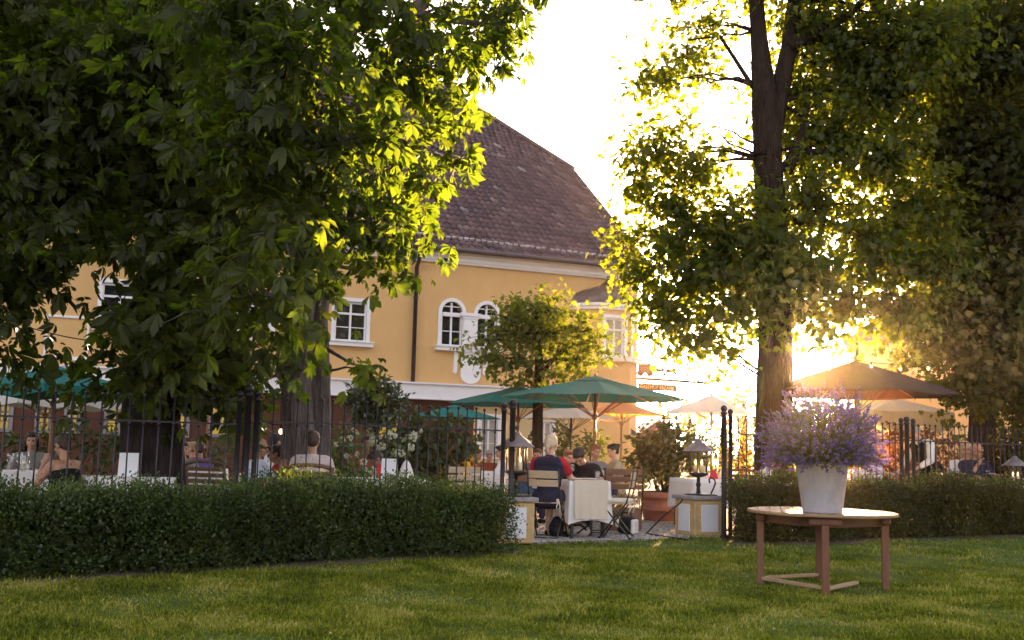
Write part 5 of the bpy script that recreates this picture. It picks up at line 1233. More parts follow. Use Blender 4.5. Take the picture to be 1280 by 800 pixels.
# front table group
FT_O = Vector((at(728, 600, 14.35).x, 14.35, FL)); 
dining_table('small square table between the ponytailed woman and the man in black', 'pale cloth with long drop on the table of the ponytailed woman', FT_O, .30, .56, .56, .50, M_CLOTH, .74, 1)
m = MB(); 
ov = MB(); ov.v = []; n_ = 16
for r in range(8):
    for i in range(n_): u = i / (n_ - 1) * 2 - 1; ov.v.append((u * .235 + .004 * math.sin(r), -.318 - .030 * r / 7 - .022 * math.sin(u * 11 + .4) * (r / 7), .757 - .50 * r / 7))
for r in range(7):
    for i in range(n_ - 1): ov.f.append([r * n_ + i, r * n_ + i + 1, (r + 1) * n_ + i + 1, (r + 1) * n_ + i]); ov.mi.append(0); ov.sm.append(True)
b = len(ov.v); ov.v += [(-.235, -.318, .757), (.235, -.318, .757), (.235, .05, .757), (-.235, .05, .757)]; ov.f.append([b, b + 1, b + 2, b + 3]); ov.mi.append(0); ov.sm.append(False)
o = ov.build('runner_cloth', M_CLOTHB, fixn=False); o.location = FT_O; o.rotation_euler = (0, 0, .30); tag(o, 'beige runner hanging over the front of the small square table', 'runner')
WCH = Vector((at(686, 600, 14.1).x, 14.1, FL))
folding_chair('pale slatted folding chair the ponytailed woman sits on', WCH, -.35, M_SLAT, True)
folding_chair('empty folding chair with tied cream cushion beside the front table', Vector((at(771, 600, 14.3).x, 14.3, FL)), PI / 2 - .35 + .1, M_SLAT, True)
folding_chair('folding chair under the man in the black shirt', Vector((at(735, 600, 15.1).x, 15.15, FL)), PI - .15, M_SLAT)
folding_chair('wide brown folding chair with three back slats behind the front table', Vector((at(779, 600, 16.2).x, 16.2, FL)), -.05, M_SLATD, W=.56, rows=((.60, .09), (.71, .09), (.82, .10)), name='garden_chair')
folding_chair('brown folding chair by the lantern behind the ponytailed woman', Vector((at(655, 600, 16.0).x, 16.0, FL)), .1, M_SLATD, name='garden_chair')
folding_chair('pale wooden chair by the low yellow bush', Vector((at(577, 600, 15.6).x, 15.6, FL)), .2, M_SLAT, W=.48, rows=((.58, .09), (.69, .09), (.80, .10)), name='garden_chair')
slat_armchair('dark slatted armchair of the man in the pink shirt', Vector((at(390, 600, 12.35).x, 12.35, FL)), .05)
slat_armchair('reddish slatted armchair of the guest bending beside the lavender', Vector((at(938, 600, 16.9).x, 16.9, FL)), -.6, pmat('red_slat', (.25, .085, .04), .5, .2, 6))
slat_armchair('pale slatted armchair of the dark-haired guest beside the waiter', Vector((at(1088, 600, 17.1).x, 17.1, FL)), .25, M_SLAT)
slat_armchair('dark armchair standing in the shade by the thick chestnut trunk', Vector((at(272, 600, 13.2).x, 13.2, FL)), -.3)
# other tables
TBL = [(22, 12.4, .1, 1.1, .8, 'table in deep shade with glasses and a hurricane candle', 'grey-looking white cloth in deep shade near the picture edge'), (160, 11.6, .7, .8, .7, 'table with a standing menu card by the thick chestnut trunk', 'white cloth under the menu card by the thick chestnut trunk'),
       (348, 13.5, .3, .9, .8, 'table between the bald man and the pink shirt', 'cloth on the table of the bald man with glasses'), (478, 13.0, .6, .9, .8, 'table with menu card in front of the dark evergreen', 'white cloth under the menu card in front of the dark evergreen'),
       (888, 17.0, .3, 1.0, .8, 'table seen behind the lantern pillar', 'white cloth behind the lantern pillar'), (968, 17.5, .2, .8, .8, 'table of the guest bending beside the lavender', 'white cloth beside the bending guest'),
       (1132, 17.3, .1, 1.0, .8, 'table the waiter is clearing', 'white cloth on the table before the waiter'), (1196, 17.7, .2, .8, .7, 'table of the couple in the shade', 'white cloth on the table of the couple'),
       (1256, 18.0, .3, 1.0, .8, 'table carrying the candle lantern at the picture edge', 'white cloth under the candle lantern at the picture edge'), (612, 18.3, .2, .9, .8, 'table of the small group beyond the gate posts', 'cloth on the table of the small group beyond the gate posts'),
       (690, 17.2, .1, .9, .8, 'table behind the ponytailed woman', 'cloth on the table behind the ponytailed woman'), (240, 15.3, .1, .9, .8, 'table of the children in red and purple', 'cloth on the table of the children in red and purple')]
TBO = []
for i, (px, Y, rz, w_, d_, la, lb_) in enumerate(TBL):
    lo = face(px, Y); dining_table(la, lb_, lo, rz, w_, d_, .42 if i == 4 else .28, M_CLOTH, .74, 10 + i); TBO.append(lo)
TZ = FL + .748
lantern(Vector((at(1268, 560, 17.9).x, 17.9, TZ)), 1.0, 'burning candle lantern on the white table at the picture edge', False)
# things on tables
M_PAPER = pmat('white_card', (.74, .76, .80), .8, .03, 3); M_WGL = glassmat('drinking_glass', (.95, .96, .97), .18); M_RED = pmat('red_napkin', (.55, .03, .05), .8, .1)
def menu(px, Y, z, w_, h_, rz, label, mat=None):
    o = MB(); o.box((0, -.022, h_ / 2), (w_, .004, h_), Matrix.Rotation(-.13, 3, 'X')); o.box((0, .022, h_ / 2), (w_, .004, h_), Matrix.Rotation(.13, 3, 'X'))
    q = o.build('menu_card', mat or M_PAPER); q.location = (at(px, 580, Y).x, Y, z); q.rotation_euler = (0, 0, rz); tag(q, label, 'menu card')
menu(161, 11.5, TZ, .20, .25, .1, 'white folded menu card standing by the thick chestnut trunk'); menu(487, 12.9, TZ, .19, .24, -.1, 'white folded menu card standing in front of the dark evergreen')
menu(474, 12.95, TZ, .05, .17, .2, 'red card beside the white menu card', M_RED)
def napkin(px, Y, z, label, mat=M_CLOTH, k=1.0):
    m = MB(); m.lathe([(.075 * k, 0), (.08 * k, .02 * k), (.06 * k, .09 * k), (.035 * k, .15 * k), (.0, .19 * k)], 9, smooth=False); q = m.build('folded_napkin', mat); q.location = (at(px, 580, Y).x, Y, z); tag(q, label, 'napkin')
napkin(508, 13.1, TZ, 'white folded napkin beside the menu card at the dark evergreen', k=1.25); napkin(892, 16.9, TZ, 'red folded napkin behind the lantern pillar', M_RED, .9); napkin(881, 17.0, TZ, 'white folded napkin behind the lantern glass'); napkin(903, 17.05, TZ, 'white folded napkin next to the red one', k=.9)
napkin(1176, 17.6, TZ, 'white folded napkin between the waiter and the couple')
def glass(p, label, wine=True):
    g = thing('wine_glass' if wine else 'tumbler', label, 'glass', p, 0, 'glasses on the tables')
    if wine:
        MB().lathe([(.036, 0), (.034, .003), (.005, .008), (.004, .085), (.02, .10), (.038, .13), (.036, .18), (.033, .20)], 14).build('bowl', M_WGL, g)
    else: MB().lathe([(.03, 0), (.034, .11), (.031, .11), (.027, .008), (.001, .008)], 14).build('bowl', M_WGL, g)
def onft(x, y): r = Matrix.Rotation(.30, 3, 'Z') @ Vector((x, y, 0)); return Vector((FT_O.x + r.x, FT_O.y + r.y, FL + .758))
M_PLATE = pmat('white_china', (.75, .74, .73), .25, .03); M_BOTTLE = glassmat('bottle_glass', (.25, .35, .2), .2)
pl_ = MB().lathe([(.06, 0), (.09, .008), (.115, .018), (.112, .02), (.07, .009), (.001, .008)], 24).build('plate', M_PLATE); pl_.location = onft(.06, -.06); tag(pl_, 'white plate in front of the man in black', 'plate')
pl_ = MB().lathe([(.06, 0), (.08, .008), (.10, .018), (.098, .02), (.07, .009), (.001, .008)], 24).build('plate', M_PLATE); pl_.location = onft(-.16, -.16); tag(pl_, 'white plate in front of the ponytailed woman', 'plate')
glass(onft(-.12, .08), 'wine glass standing on the front table next to the white plates'); glass(onft(.21, -.02), 'tumbler at the edge of the front table near the man in black', False)
glass(Vector((at(24, 580, 12.1).x, 12.1, TZ)), 'wine glass near the hurricane candle in deep shade'); glass(Vector((at(12, 580, 12.3).x, 12.3, TZ)), 'wine glass at the end of the shaded table', True)
hc = thing('hurricane_candle', 'glass hurricane candle glinting on the shaded table', 'candle', Vector((at(30, 580, 12.2).x, 12.2, TZ)))
MB().lathe([(.05, 0), (.06, .01), (.065, .10), (.05, .18), (.045, .22)], 14).build('glass', M_WGL, hc); MB().lathe([(.03, .01), (.03, .10), (0.001, .105)], 12).build('candle', M_WAX, hc)
glass(Vector((at(960, 580, 17.4).x, 17.4, TZ)), 'wine glass beside the bending guest'); glass(Vector((at(1190, 580, 17.6).x, 17.6, TZ)), 'wine glass before the couple')
glass(Vector((at(1120, 580, 17.2).x, 17.2, TZ)), 'wine glass on the table of the waiter')
# bags under the chairs
M_BLACK = clothmat('black_nylon', (.016, .015, .018), None, 0, .3, 10, .6); M_GREYB = clothmat('grey_bag', (.36, .33, .32), None, 0, .25, 14, .8)
bg_o = ground(722, 672, FL); bg_o.y += .12
b = thing('backpack', 'grey patterned backpack lying under the front table', 'bag', bg_o, .3)
m = MB(); m.ball((0, 0, .10), (.17, .12, .11), 16, 10); m.ball((.07, -.07, .08), (.09, .06, .07), 12, 8); m.build('body', M_GREYB, b)
m = MB(); m.tube([(-.14, -.06, .12), (-.10, -.13, .16), (.0, -.14, .17), (.08, -.13, .10)], .014, 6); m.tube([(-.05, -.13, .05), (.05, -.14, .13), (.12, -.09, .15)], .012, 6); m.tube([(-.15, 0, .15), (-.08, .0, .24), (.0, 0, .21)], .012, 6); m.build('strap', M_BLACK, b)
b = thing('backpack', 'dark rucksack leaning against the chair of the ponytailed woman', 'bag', ground(696, 672, FL) + Vector((0, .10, 0)), -.2)
m = MB(); m.ball((0, 0, .13), (.10, .08, .14), 14, 9); m.ball((0, -.06, .09), (.07, .04, .07), 12, 8); m.build('body', M_BLACK, b); m = MB(); m.tube([(-.09, -.04, .02), (-.12, -.08, .14), (-.05, -.07, .25)], .014, 6); m.build('strap', pmat('grey_strap', (.2, .2, .24), .7), b)
hb = ground(785, 669, FL); hb.y += .15
b = thing('handbag', 'soft black bag with white ends lying under the empty chair', 'bag', hb, -.5)
m = MB(); m.bbox((0, 0, .125), (.27, .17, .24), .07); m.bbox((0, -.09, .10), (.17, .03, .13), .014); m.build('body', M_BLACK, b)
m = MB(); m.bbox((.115, 0, .11), (.06, .178, .20), .028); m.bbox((-.115, 0, .16), (.06, .178, .14), .028); m.build('end_panel', M_PLATE, b)
m = MB(); m.tube([(-.1, 0, .22), (-.05, .0, .30), (.05, 0, .29), (.1, 0, .18)], .010, 6); m.build('handle', M_BLACK, b)
fp = thing('flower_trough', 'low planter of yellow flowers behind the empty chair', 'planter', Vector((at(778, 600, 15.6).x, 15.6, FL)))
MB().bbox((0, 0, .17), (.52, .24, .34), .01).build('body', M_SLATD, fp)
V, F, tw = foliage([((0, 0, .42), (.26, .13, .10), 260)], 6, 'simple', .05, np.random.default_rng(4), .04); np_mesh('flowers', V, F, M_GOLD_L, fp)
# string lights
M_BULB = emat('bulb', (1, .85, .55), FLAME * .4)
def lights(p0, p1, n, sag, label):
    s = thing('string_lights', label, 'string lights', p0); d = p1 - p0
    f = lambda t: d * t + Vector((0, 0, -4 * sag * t * (1 - t)))
    MB().tube([f(i / 16) for i in range(17)], .008, 5).build('cable', M_IRON, s)
    for i in range(n):
        p = f((i + .5) / n); h = MB().lathe([(.014, -.05), (.016, 0)], 8, p).build('socket', M_IRON, s); MB().ball(p + Vector((0, 0, -.075)), (.028, .028, .036), 8, 6).build('bulb', M_BULB, s)
lights(at(1070, 450, 17.8), at(1240, 440, 20), 5, .15, 'string of small bulbs hung between the taupe parasol and the dark tree')
lights(at(0, 396, 14), at(190, 430, 12.2), 4, .1, 'cable with bulbs slung across the yellow wall to the thick chestnut trunk'); lights(at(320, 520, 12.6), at(362, 530, 13.0), 2, .05, 'short string of bulbs fixed to the twin-stemmed chestnut')
# ================================================================== people
def capsule(mb, p0, r0, p1, r1, n=14, sq=None):
    p0 = Vector(p0); p1 = Vector(p1); d = p1 - p0; L = d.length
    if L < 1e-5: mb.ball(p0, r0, n, 8); return
    d /= L; pts = []; rs = []
    for i in range(4): a = PI / 2 * i / 4; pts.append(p0 - d * r0 * math.cos(a)); rs.append(max(1e-3, r0 * math.sin(a)))
    pts.append(p0); rs.append(r0); pts.append(p1); rs.append(r1)
    for i in range(1, 5): a = PI / 2 * i / 4; pts.append(p1 + d * r1 * math.sin(a)); rs.append(max(1e-3, r1 * math.cos(a)))
    mb.tube(pts, rs, n)
def remesh(mb, voxel, it=4, name='body', fac=.5):
    me = mb.mesh('tmp'); o = bpy.data.objects.new('tmp', me); COL.objects.link(o)
    r = o.modifiers.new('r', 'REMESH'); r.mode = 'VOXEL'; r.voxel_size = voxel; r.use_smooth_shade = True
    s = o.modifiers.new('s', 'SMOOTH'); s.factor = fac; s.iterations = it
    dg = bpy.context.evaluated_depsgraph_get(); m2 = bpy.data.meshes.new_from_object(o.evaluated_get(dg))
    bpy.data.objects.remove(o); bpy.data.meshes.remove(me)
    m2.name = name; m2.materials.clear()
    m2.polygons.foreach_set('use_smooth', np.ones(len(m2.polygons), dtype=bool)); return m2
def skin(name, col): return pmat(name, col, .55, .08, 10, col2=sc(col, .85), mix=(.5, .8))
SK1 = skin('skin_fair', (.50, .29, .20)); SK2 = skin('skin_tan', (.42, .22, .14)); SK3 = skin('skin_dark', (.22, .10, .06))
HAIR = {k: pmat('hair_' + k, c, .5, .3, 30, .3, 90, stretch=(8, 8, 1)) for k, c in dict(blond=(.50, .40, .26), dark=(.018, .012, .010), brown=(.06, .03, .018), red=(.26, .09, .03), grey=(.30, .28, .26), honey=(.36, .22, .10)).items()}
CL = {k: clothmat('garment_' + k, c, None, 0, .1, 9, .85, .35) for k, c in dict(navy=(.018, .020, .045), red=(.42, .02, .03), black=(.012, .011, .013), pink=(.60, .50, .50), pale_blue=(.52, .58, .68), white=(.68, .67, .70), purple=(.16, .11, .34), grey=(.20, .19, .18), rust=(.30, .07, .03), denim=(.03, .04, .08), beige=(.42, .34, .25), teal=(.05, .10, .16)).items()}
M_EYE = pmat('eye', (.02, .015, .012), .2, .1); M_LIP = pmat('lip', (.38, .13, .11), .5, .1)
def finger(mb, base, d, up, L, r, curl):
    p = Vector(base); d = Vector(d).normalized(); side = d.cross(up).normalized(); p1 = p + d * L * .5
    d2 = (Matrix.Rotation(-curl, 3, side) @ d); p2 = p1 + d2 * L * .32; d3 = (Matrix.Rotation(-curl * .8, 3, side) @ d2); p3 = p2 + d3 * L * .22
    capsule(mb, p, r, p1, r * .95, 8); capsule(mb, p1, r * .95, p2, r * .88, 8); capsule(mb, p2, r * .88, p3, r * .8, 8)
def hand(mb, wrist, d, up, s, curl=.5):
    """palm, four unequal fingers, thumb from the side near the wrist; s = +1 right hand"""
    d = Vector(d).normalized(); up = Vector(up); up = (up - d * up.dot(d)).normalized(); side = d.cross(up).normalized() * s
    c = Vector(wrist)
    capsule(mb, c, .024, c + d * .03, .025, 10)
    for k, (o, L) in enumerate(((-.030, .062), (-.010, .072), (.010, .078), (.030, .070))):      # little ... index
        a = c + d * .02 + side * o * .7; b_ = c + d * .088 + side * -o * -1.0
        capsule(mb, a, .015, b_, .012, 8); finger(mb, b_, d + side * o * 2.2, up, L, .0092, curl)
    t0 = c + d * .025 + side * .028; finger(mb, t0, d * .75 + side * .75 - up * .2, up, .085, .0105, curl * .6)
def person(label, px, py, Y, rz, top='white', sleeve=.55, bottom='denim', hair='brown', style='short', sk=SK1, lean=.12, head_tilt=.0, head_turn=0., arms=None, stand=False, voxel=.009, vest=None, glasses=False, scale=None, skirt=False, origin=None, extras=None, strap_top=False, group=None):
    hz = .92 if stand else .50
    sp = lambda t, x=0., y=0.: Vector((x, t * math.sin(lean) + y * math.cos(lean), hz + t * math.cos(lean) - y * math.sin(lean)))
    L_ = []; A = lambda *a: L_.append(a)
    # torso
    A(sp(.0, -.075), .112, sp(.0, .075), .112); A(sp(.02), .118, sp(.20), .108); A(sp(.20, -.045), .098, sp(.20, .045), .098)
    A(sp(.33, -.075), .108, sp(.33, .075), .108); A(sp(.42, -.10, -.01), .085, sp(.42, .10, -.01), .085); A(sp(.455, -.155), .062, sp(.455, .155), .062); A(sp(.44), .09, sp(.525), .056)
    torso = list(L_)
    nb = sp(.52); tilt = lean + head_tilt
    hd = Vector((0, math.sin(tilt), math.cos(tilt))); hf = Vector((0, math.cos(tilt), -math.sin(tilt)))
    Rt = Matrix.Rotation(head_turn, 3, 'Z'); hf = Rt @ hf; hx = hf.cross(hd).normalized() * 1.0
    hc = nb + hd * .165 + hf * .012
    A(nb - hd * .02, .056, nb + hd * .09, .051)
    H = lambda x, y, z: hc + hx * x + hf * y + hd * z
    # arms
    sh = {s: sp(.445, s * .185) for s in (-1, 1)}
    if arms is None: arms = {-1: ((-.245, .16, .73), (-.10, .36, .79)), 1: ((.245, .16, .73), (.10, .36, .79))}
    arm_caps = {}
    for s in (-1, 1):
        e, w_ = Vector(arms[s][0]), Vector(arms[s][1])
        if len(arms[s]) < 3: 
            off_ = Vector((0, math.sin(lean) * .30, 0)); e = e + off_; w_ = w_ + off_
        # keep human arm lengths
        e = sh[s] + (e - sh[s]).normalized() * .285; w_ = e + (w_ - e).normalized() * .25
        arm_caps[s] = (sh[s], e, w_)
        A(sh[s], .054, sh[s].lerp(e, .4), .050); A(sh[s].lerp(e, .4), .050, e, .039); A(e, .040, e.lerp(w_, .35), .041); A(e.lerp(w_, .35), .041, w_, .026)
    # legs
    leg_caps = []
    for s in (-1, 1):
        if stand: hp, kn, an, to = Vector((s * .085, 0, .90)), Vector((s * .10, .03, .49)), Vector((s * .10, -.02, .08)), Vector((s * .12, .14, .035))
        else: hp, kn, an, to = Vector((s * .085, .0, .50)), Vector((s * .11, .42, .52)), Vector((s * .10, .36, .09)), Vector((s * .12, .52, .035))
        leg_caps.append((hp, kn, an, to)); A(hp, .092, kn, .060); A(kn, .060, kn.lerp(an, .3), .060); A(kn.lerp(an, .3), .060, an, .038); A(an, .038, to, .034)
    k = scale or 1.0
    if scale is None:
        zt = at(px, py, Y).z - FL; k = max(.86, min(1.12, zt / hc.z)) if not stand else max(.9, min(1.12, zt / hc.z))
    Rz = Matrix.Rotation(rz, 3, 'Z'); hw = at(px, py, Y); o_ = hw - Rz @ (hc * k); o_.z = FL
    if origin is not None: o_ = Vector(origin)
    P_ = thing('person', label, 'person', o_, rz, group); P_.scale = (k, k, k)
    mb = MB()
    for a in L_: capsule(mb, *a)
    # head
    def ell(c, r, mbx):
        t = MB().ball((0, 0, 0), r, 16, 12); mbx.add([c + hx * v[0] + hf * v[1] + hd * v[2] for v in t.v], t.f, 0, True)
    ell(H(0, -.012, .030), (.077, .096, .088), mb); ell(H(0, .022, -.035), (.060, .068, .078), mb); ell(H(0, .062, -.088), (.026, .024, .022), mb)
    capsule(mb, H(0, .088, .012), .009, H(0, .104, -.022), .014, 8); capsule(mb, H(-.035, .076, .030), .014, H(.035, .076, .030), .014, 8)
    for s in (-1, 1): ell(H(s * .078, -.008, -.005), (.012, .024, .034), mb); ell(H(s * .040, .058, -.035), (.026, .024, .022), mb)
    ell(H(0, .086, -.060), (.024, .010, .012), mb)
    for s in (-1, 1):
        sh_, e, w_ = arm_caps[s]; hand(mb, w_, (w_ - e), (0, .15, 1), s)
    body = link_mesh('body', remesh(mb, voxel, 3), sk, P_)
    m = MB()
    for s in (-1, 1): ell(H(s * .031, .083, .004), (.012, .006, .0065), m)
    m.build('eyes', M_EYE, P_)
    m = MB(); ell(H(0, .0925, -.060), (.022, .006, .006), m); m.build('mouth', M_LIP, P_)
    # hair
    if style != 'bald':
        hm = MB(); ell(H(0, -.022, .040), (.086, .100, .092), hm)
        if style in ('short', 'quiff'): ell(H(0, -.055, .0), (.076, .062, .07), hm); ell(H(0, .035, .092), (.06, .06, .036), hm)
        if style == 'pony':
            ell(H(0, -.06, .0), (.074, .055, .075), hm); ell(H(0, -.125, .015), (.034, .032, .034), hm); capsule(hm, H(0, -.130, .0), .034, H(0, -.145, -.07), .030, 10); capsule(hm, H(0, -.145, -.07), .030, H(.005, -.13, -.13), .016, 10); ell(H(0, .02, .085), (.07, .07, .04), hm)
        if style == 'bun': ell(H(0, -.06, .0), (.072, .055, .07), hm); ell(H(0, -.105, .075), (.045, .042, .042), hm); ell(H(0, .02, .085), (.07, .07, .04), hm)
        if style == 'long':
            ell(H(0, -.05, -.02), (.09, .06, .10), hm); capsule(hm, H(-.05, -.06, -.05), .045, H(-.05, -.07, -.17), .03, 10); capsule(hm, H(.05, -.06, -.05), .045, H(.05, -.07, -.17), .03, 10); ell(H(0, .03, .085), (.072, .06, .038), hm)
            for s in (-1, 1): capsule(hm, H(s * .08, .0, .03), .02, H(s * .085, -.01, -.12), .022, 8)
        if style == 'fringe':
            hm = MB(); ell(H(0, -.065, .0), (.078, .045, .05), hm)
            for s in (-1, 1): capsule(hm, H(s * .074, -.03, .02), .017, H(s * .06, -.07, -.01), .02, 8)
        hme = remesh(hm, .011, 2, 'hair')
        co = np.zeros(len(hme.vertices) * 3, np.float32); hme.vertices.foreach_get('co', co); co = co.reshape(-1, 3)
        co += RNG.normal(0, .0022, co.shape); hme.vertices.foreach_set('co', co.ravel().astype(np.float32))
        link_mesh('hair', hme, HAIR[hair], P_)
    # garments
    tm = MB(); g = .014
    def sleeves(mbx, f, gg):
        for s in (-1, 1):
            a, e, w_ = arm_caps[s]
            if f <= .02: capsule(mbx, a, .055 + gg, a.lerp(e, .05), .055 + gg, 12); continue
            if f <= 1: capsule(mbx, a, .056 + gg, a.lerp(e, f), .050 + gg * 1.2, 12)
            else: capsule(mbx, a, .056 + gg, e, .044 + gg, 12); capsule(mbx, e, .046 + gg, e.lerp(w_, f - 1), .032 + gg, 12)
    tl = torso if not strap_top else torso[:4]
    for a in tl[:-1] if not strap_top else tl: capsule(tm, a[0], a[1] + g, a[2], a[3] + g)
    if not strap_top: capsule(tm, sp(.40), .10 + g, sp(.468), .075 + g); sleeves(tm, sleeve, g)
    else:
        for s in (-1, 1): capsule(tm, sp(.36, s * .08, .09), .016, sp(.52, s * .075, .0), .014, 8); capsule(tm, sp(.36, s * .08, -.10), .016, sp(.52, s * .075, .0), .014, 8)
    link_mesh('shirt', remesh(tm, .011, 3, 'shirt'), CL[top], P_)
    if vest:
        vm = MB()
        for a in torso[:-1]: capsule(vm, a[0], a[1] + g * 1.9, a[2], a[3] + g * 1.9) if abs(a[0].x) < .12 else None
        capsule(vm, sp(.42, -.11), .082 + g * 1.7, sp(.42, .11), .082 + g * 1.7); capsule(vm, sp(.43), .085 + g, sp(.50), .058 + g)
        link_mesh('vest', remesh(vm, .011, 3, 'vest'), CL[vest], P_)
    bm_ = MB(); capsule(bm_, torso[0][0], .122, torso[0][2], .122)
    for hp, kn, an, to in leg_caps:
        if skirt: capsule(bm_, hp, .112, kn, .085)
        else: capsule(bm_, hp, .104, kn, .074); capsule(bm_, kn, .074, an.lerp(kn, .08), .056)
    if skirt: capsule(bm_, leg_caps[0][1], .08, leg_caps[1][1], .08); capsule(bm_, leg_caps[0][1] + Vector((0, -.02, -.08)), .06, leg_caps[1][1] + Vector((0, -.02, -.08)), .06)
    link_mesh('skirt' if skirt else 'trousers', remesh(bm_, .012, 3, 'legs'), CL[bottom], P_)
    for hp, kn, an, to in leg_caps:
        m = MB(); capsule(m, an + Vector((0, -.035, -.045)), .042, to + Vector((0, 0, .004)), .038, 12); m.build('shoe', CL['black'], P_)
    if glasses:
        m = MB()
        for s in (-1, 1):
            m.tube([H(s * .032 + .022 * math.cos(a), .098, .004 + .017 * math.sin(a)) for a in np.linspace(0, 2 * PI, 13)], .003, 5); m.tube([H(s * .055, .095, .008), H(s * .08, .0, .012)], .003, 5)
        m.tube([H(-.01, .10, .006), H(.01, .10, .006)], .003, 5); m.build('glasses', CL['black'], P_)
    if extras: extras(P_, H, sp, arm_caps)
    return P_
# --- the front table
W_ARM = {-1: ((-.26, .12, .72), (-.16, .34, .70)), 1: ((.25, .16, .74), (.17, .40, .76))}
person('woman with blond ponytail seen from behind in a navy vest with red sleeves', 689, 556, 14.12, -.36, 'red', .45, 'navy', 'blond', 'pony', SK1, .10, .12, 0, W_ARM, voxel=.0075, vest='navy', skirt=True)
M_ARM = {1: ((.27, .06, .80, ), (.12, .40, .74)), -1: ((-.30, .20, .74), (.02, .40, .76))}
person('dark-haired man in black shirt leaning over his plate at the front table', 724, 571, 14.72, PI - .42, 'black', .55, 'denim', 'dark', 'quiff', SK2, .50, .38, .10, M_ARM, voxel=.0075)
person('red-haired child in pale pink between the woman and the man in black', 711, 577, 15.6, PI + .25, 'pink', .6, 'beige', 'red', 'short', SK1, .06, .15, .2, {1: ((.22, .12, .74), (.04, .22, .98)), -1: ((-.22, .14, .72), (-.08, .34, .78))}, scale=.88)
person('auburn-haired guest behind the shoulder of the man in black', 745, 565, 17.6, PI + .5, 'grey', .6, 'denim', 'red', 'short', SK2, .08)
person('woman with dark bun in profile behind the brown chair', 766, 564, 17.9, PI / 2 + .2, 'beige', .5, 'denim', 'dark', 'bun', SK1, .10, .1)
person('honey-haired guest behind the lantern by the gate posts', 660, 567, 16.6, PI / 2 - 2.3, 'teal', .6, 'denim', 'honey', 'long', SK1, .10)
person('dark-haired guest beside the honey-haired one', 672, 569, 18.2, PI - .3, 'rust', .6, 'denim', 'brown', 'short', SK2, .10)
person('dark-haired guest in profile just beyond the twin gate posts', 626, 565, 18.6, PI / 2, 'white', .6, 'denim', 'dark', 'short', SK2, .10)
person('guest with rust top and bowed grey head beyond the low yellow bush', 612, 574, 19.2, PI + .3, 'rust', .6, 'denim', 'grey', 'short', SK1, .15, .3)
person('bare-armed guest with a hair bun beyond the low yellow bush', 596, 573, 19.0, -PI / 2, 'rust', .1, 'denim', 'brown', 'bun', SK2, .10)
# --- along the fence
person('bald man with glasses in a pale blue shirt seen in profile', 325, 559, 12.45, -PI / 2 - .15, 'pale_blue', .7, 'beige', 'brown', 'fringe', SK2, .10, .05, 0, {-1: ((-.22, .18, .76), (-.08, .34, .98)), 1: ((.24, .14, .72), (.12, .36, .78))}, glasses=True)
person('woman with glasses in a red top leaning towards the bald man', 343, 571, 13.3, PI / 2 + .4, 'red', .3, 'denim', 'brown', 'bun', SK2, .18, .1, 0, None, glasses=True)
person('dark-haired guest in a white shirt beside the twin chestnut stems', 346, 553, 15.2, -.9, 'white', 1.6, 'denim', 'dark', 'short', SK2, .06)
person('broad man in a pale pink shirt seen from behind on a dark armchair', 391, 552, 12.55, .05, 'pink', 1.5, 'denim', 'brown', 'short', SK2, .06, .05)
person('guest in a white shirt bending over the table with the menu card', 470, 574, 13.5, PI - 1.1, 'white', 1.5, 'denim', 'dark', 'short', SK3, .35, .35)
person('dark-haired person beside the rhododendron shadow in a rust top', 458, 554, 16.2, PI + .3, 'rust', .6, 'denim', 'dark', 'short', SK3, .08)
person('woman in a black strap dress with her hand at her chin in the shade', 78, 557, 11.3, PI / 2 - .5, 'black', .0, 'black', 'brown', 'bun', SK2, .14, .1, 0, {-1: ((-.20, .20, .74), (-.06, .28, 1.02)), 1: ((.22, .18, .72), (.10, .36, .78))}, skirt=True, strap_top=True)
person('guest half lost in the shade behind the woman in the black dress', 40, 551, 13.6, PI + .3, 'grey', .6, 'denim', 'dark', 'long', SK2, .08)
person('grey-clad person by the thick chestnut trunk next to the red top', 229, 570, 15.6, PI + .5, 'grey', .6, 'denim', 'dark', 'short', SK2, .08)
person('honey-haired person in a red top beside the thick chestnut trunk', 239, 565, 16.2, PI / 2, 'red', .4, 'denim', 'honey', 'short', SK1, .10)
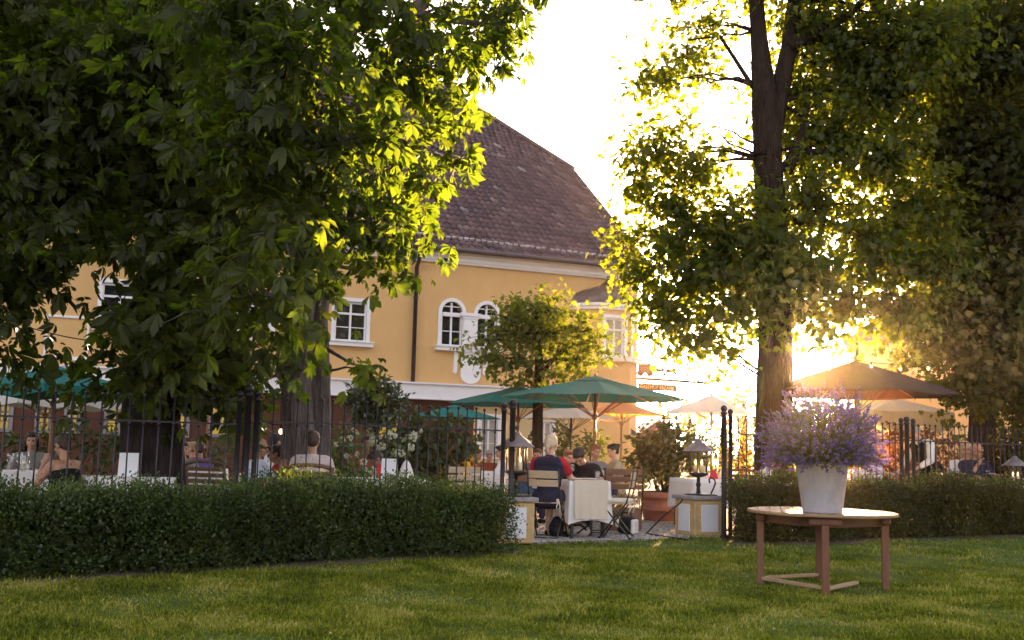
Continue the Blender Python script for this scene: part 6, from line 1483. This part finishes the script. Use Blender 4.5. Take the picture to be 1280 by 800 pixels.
person('child in a purple top seen from behind by the thick chestnut trunk', 249, 567, 15.9, .6, 'purple', .5, 'denim', 'brown', 'short', SK2, .08)
# --- behind the lavender
person('guest in a pale shirt bending far over the table beside the lavender', 972, 578, 17.2, -PI / 2 - .25, 'white', 1.5, 'beige', 'grey', 'short', SK2, .62, .2)
person('dark-haired guest in a white shirt seen from behind beside the waiter', 1086, 569, 17.35, .35, 'white', 1.4, 'denim', 'dark', 'bun', SK2, .12)
person('waiter in dark vest and white sleeves standing bent over a table', 1143, 540, 18.4, PI / 2 + .5, 'white', 1.7, 'black', 'grey', 'short', SK1, .50, .15, 0, {-1: ((-.26, .30, 1.05), (-.14, .48, .92), 0), 1: ((.28, .22, 1.05), (.18, .46, .90), 0)}, stand=True, vest='black')
person('woman with pale blond hair leaning against the bald man in navy', 1207, 562, 18.3, PI - .35, 'white', .6, 'denim', 'blond', 'long', SK1, .10)
def stripes(P_, H, sp, ac):
    m = MB(); a, e, w_ = ac[-1]
    for t in (.35, .5): m.lathe([(.068, -.008), (.070, 0), (.068, .008)], 14, a.lerp(e, t))
    m.build('sleeve_stripe', CL['white'], P_)
person('bald man in a navy jacket with a white sleeve stripe, hand at his face', 1221, 562, 18.0, PI + .2, 'navy', 1.5, 'denim', 'grey', 'fringe', SK2, .16, .2, .3, {1: ((.22, .18, .74), (.06, .26, 1.0)), -1: ((-.24, .16, .74), (-.10, .36, .79))}, extras=stripes)
# ================================================================== air
if HAZE > 0:
    m = bpy.data.materials.new('thin_evening_haze'); m.use_nodes = True; nt = m.node_tree; nt.nodes.clear()
    out = nt.nodes.new('ShaderNodeOutputMaterial'); pv = nt.nodes.new('ShaderNodeVolumePrincipled')
    pv.inputs['Density'].default_value = HAZE; pv.inputs['Color'].default_value = (1, .82, .60, 1); pv.inputs['Anisotropy'].default_value = HAZE_G
    nt.links.new(pv.outputs[0], out.inputs['Volume'])
    mb = MB(); mb.box((5, 45, 9.4), (240, 120, 21)); tag(mb.build('haze', m), 'thin evening haze', kind='stuff')
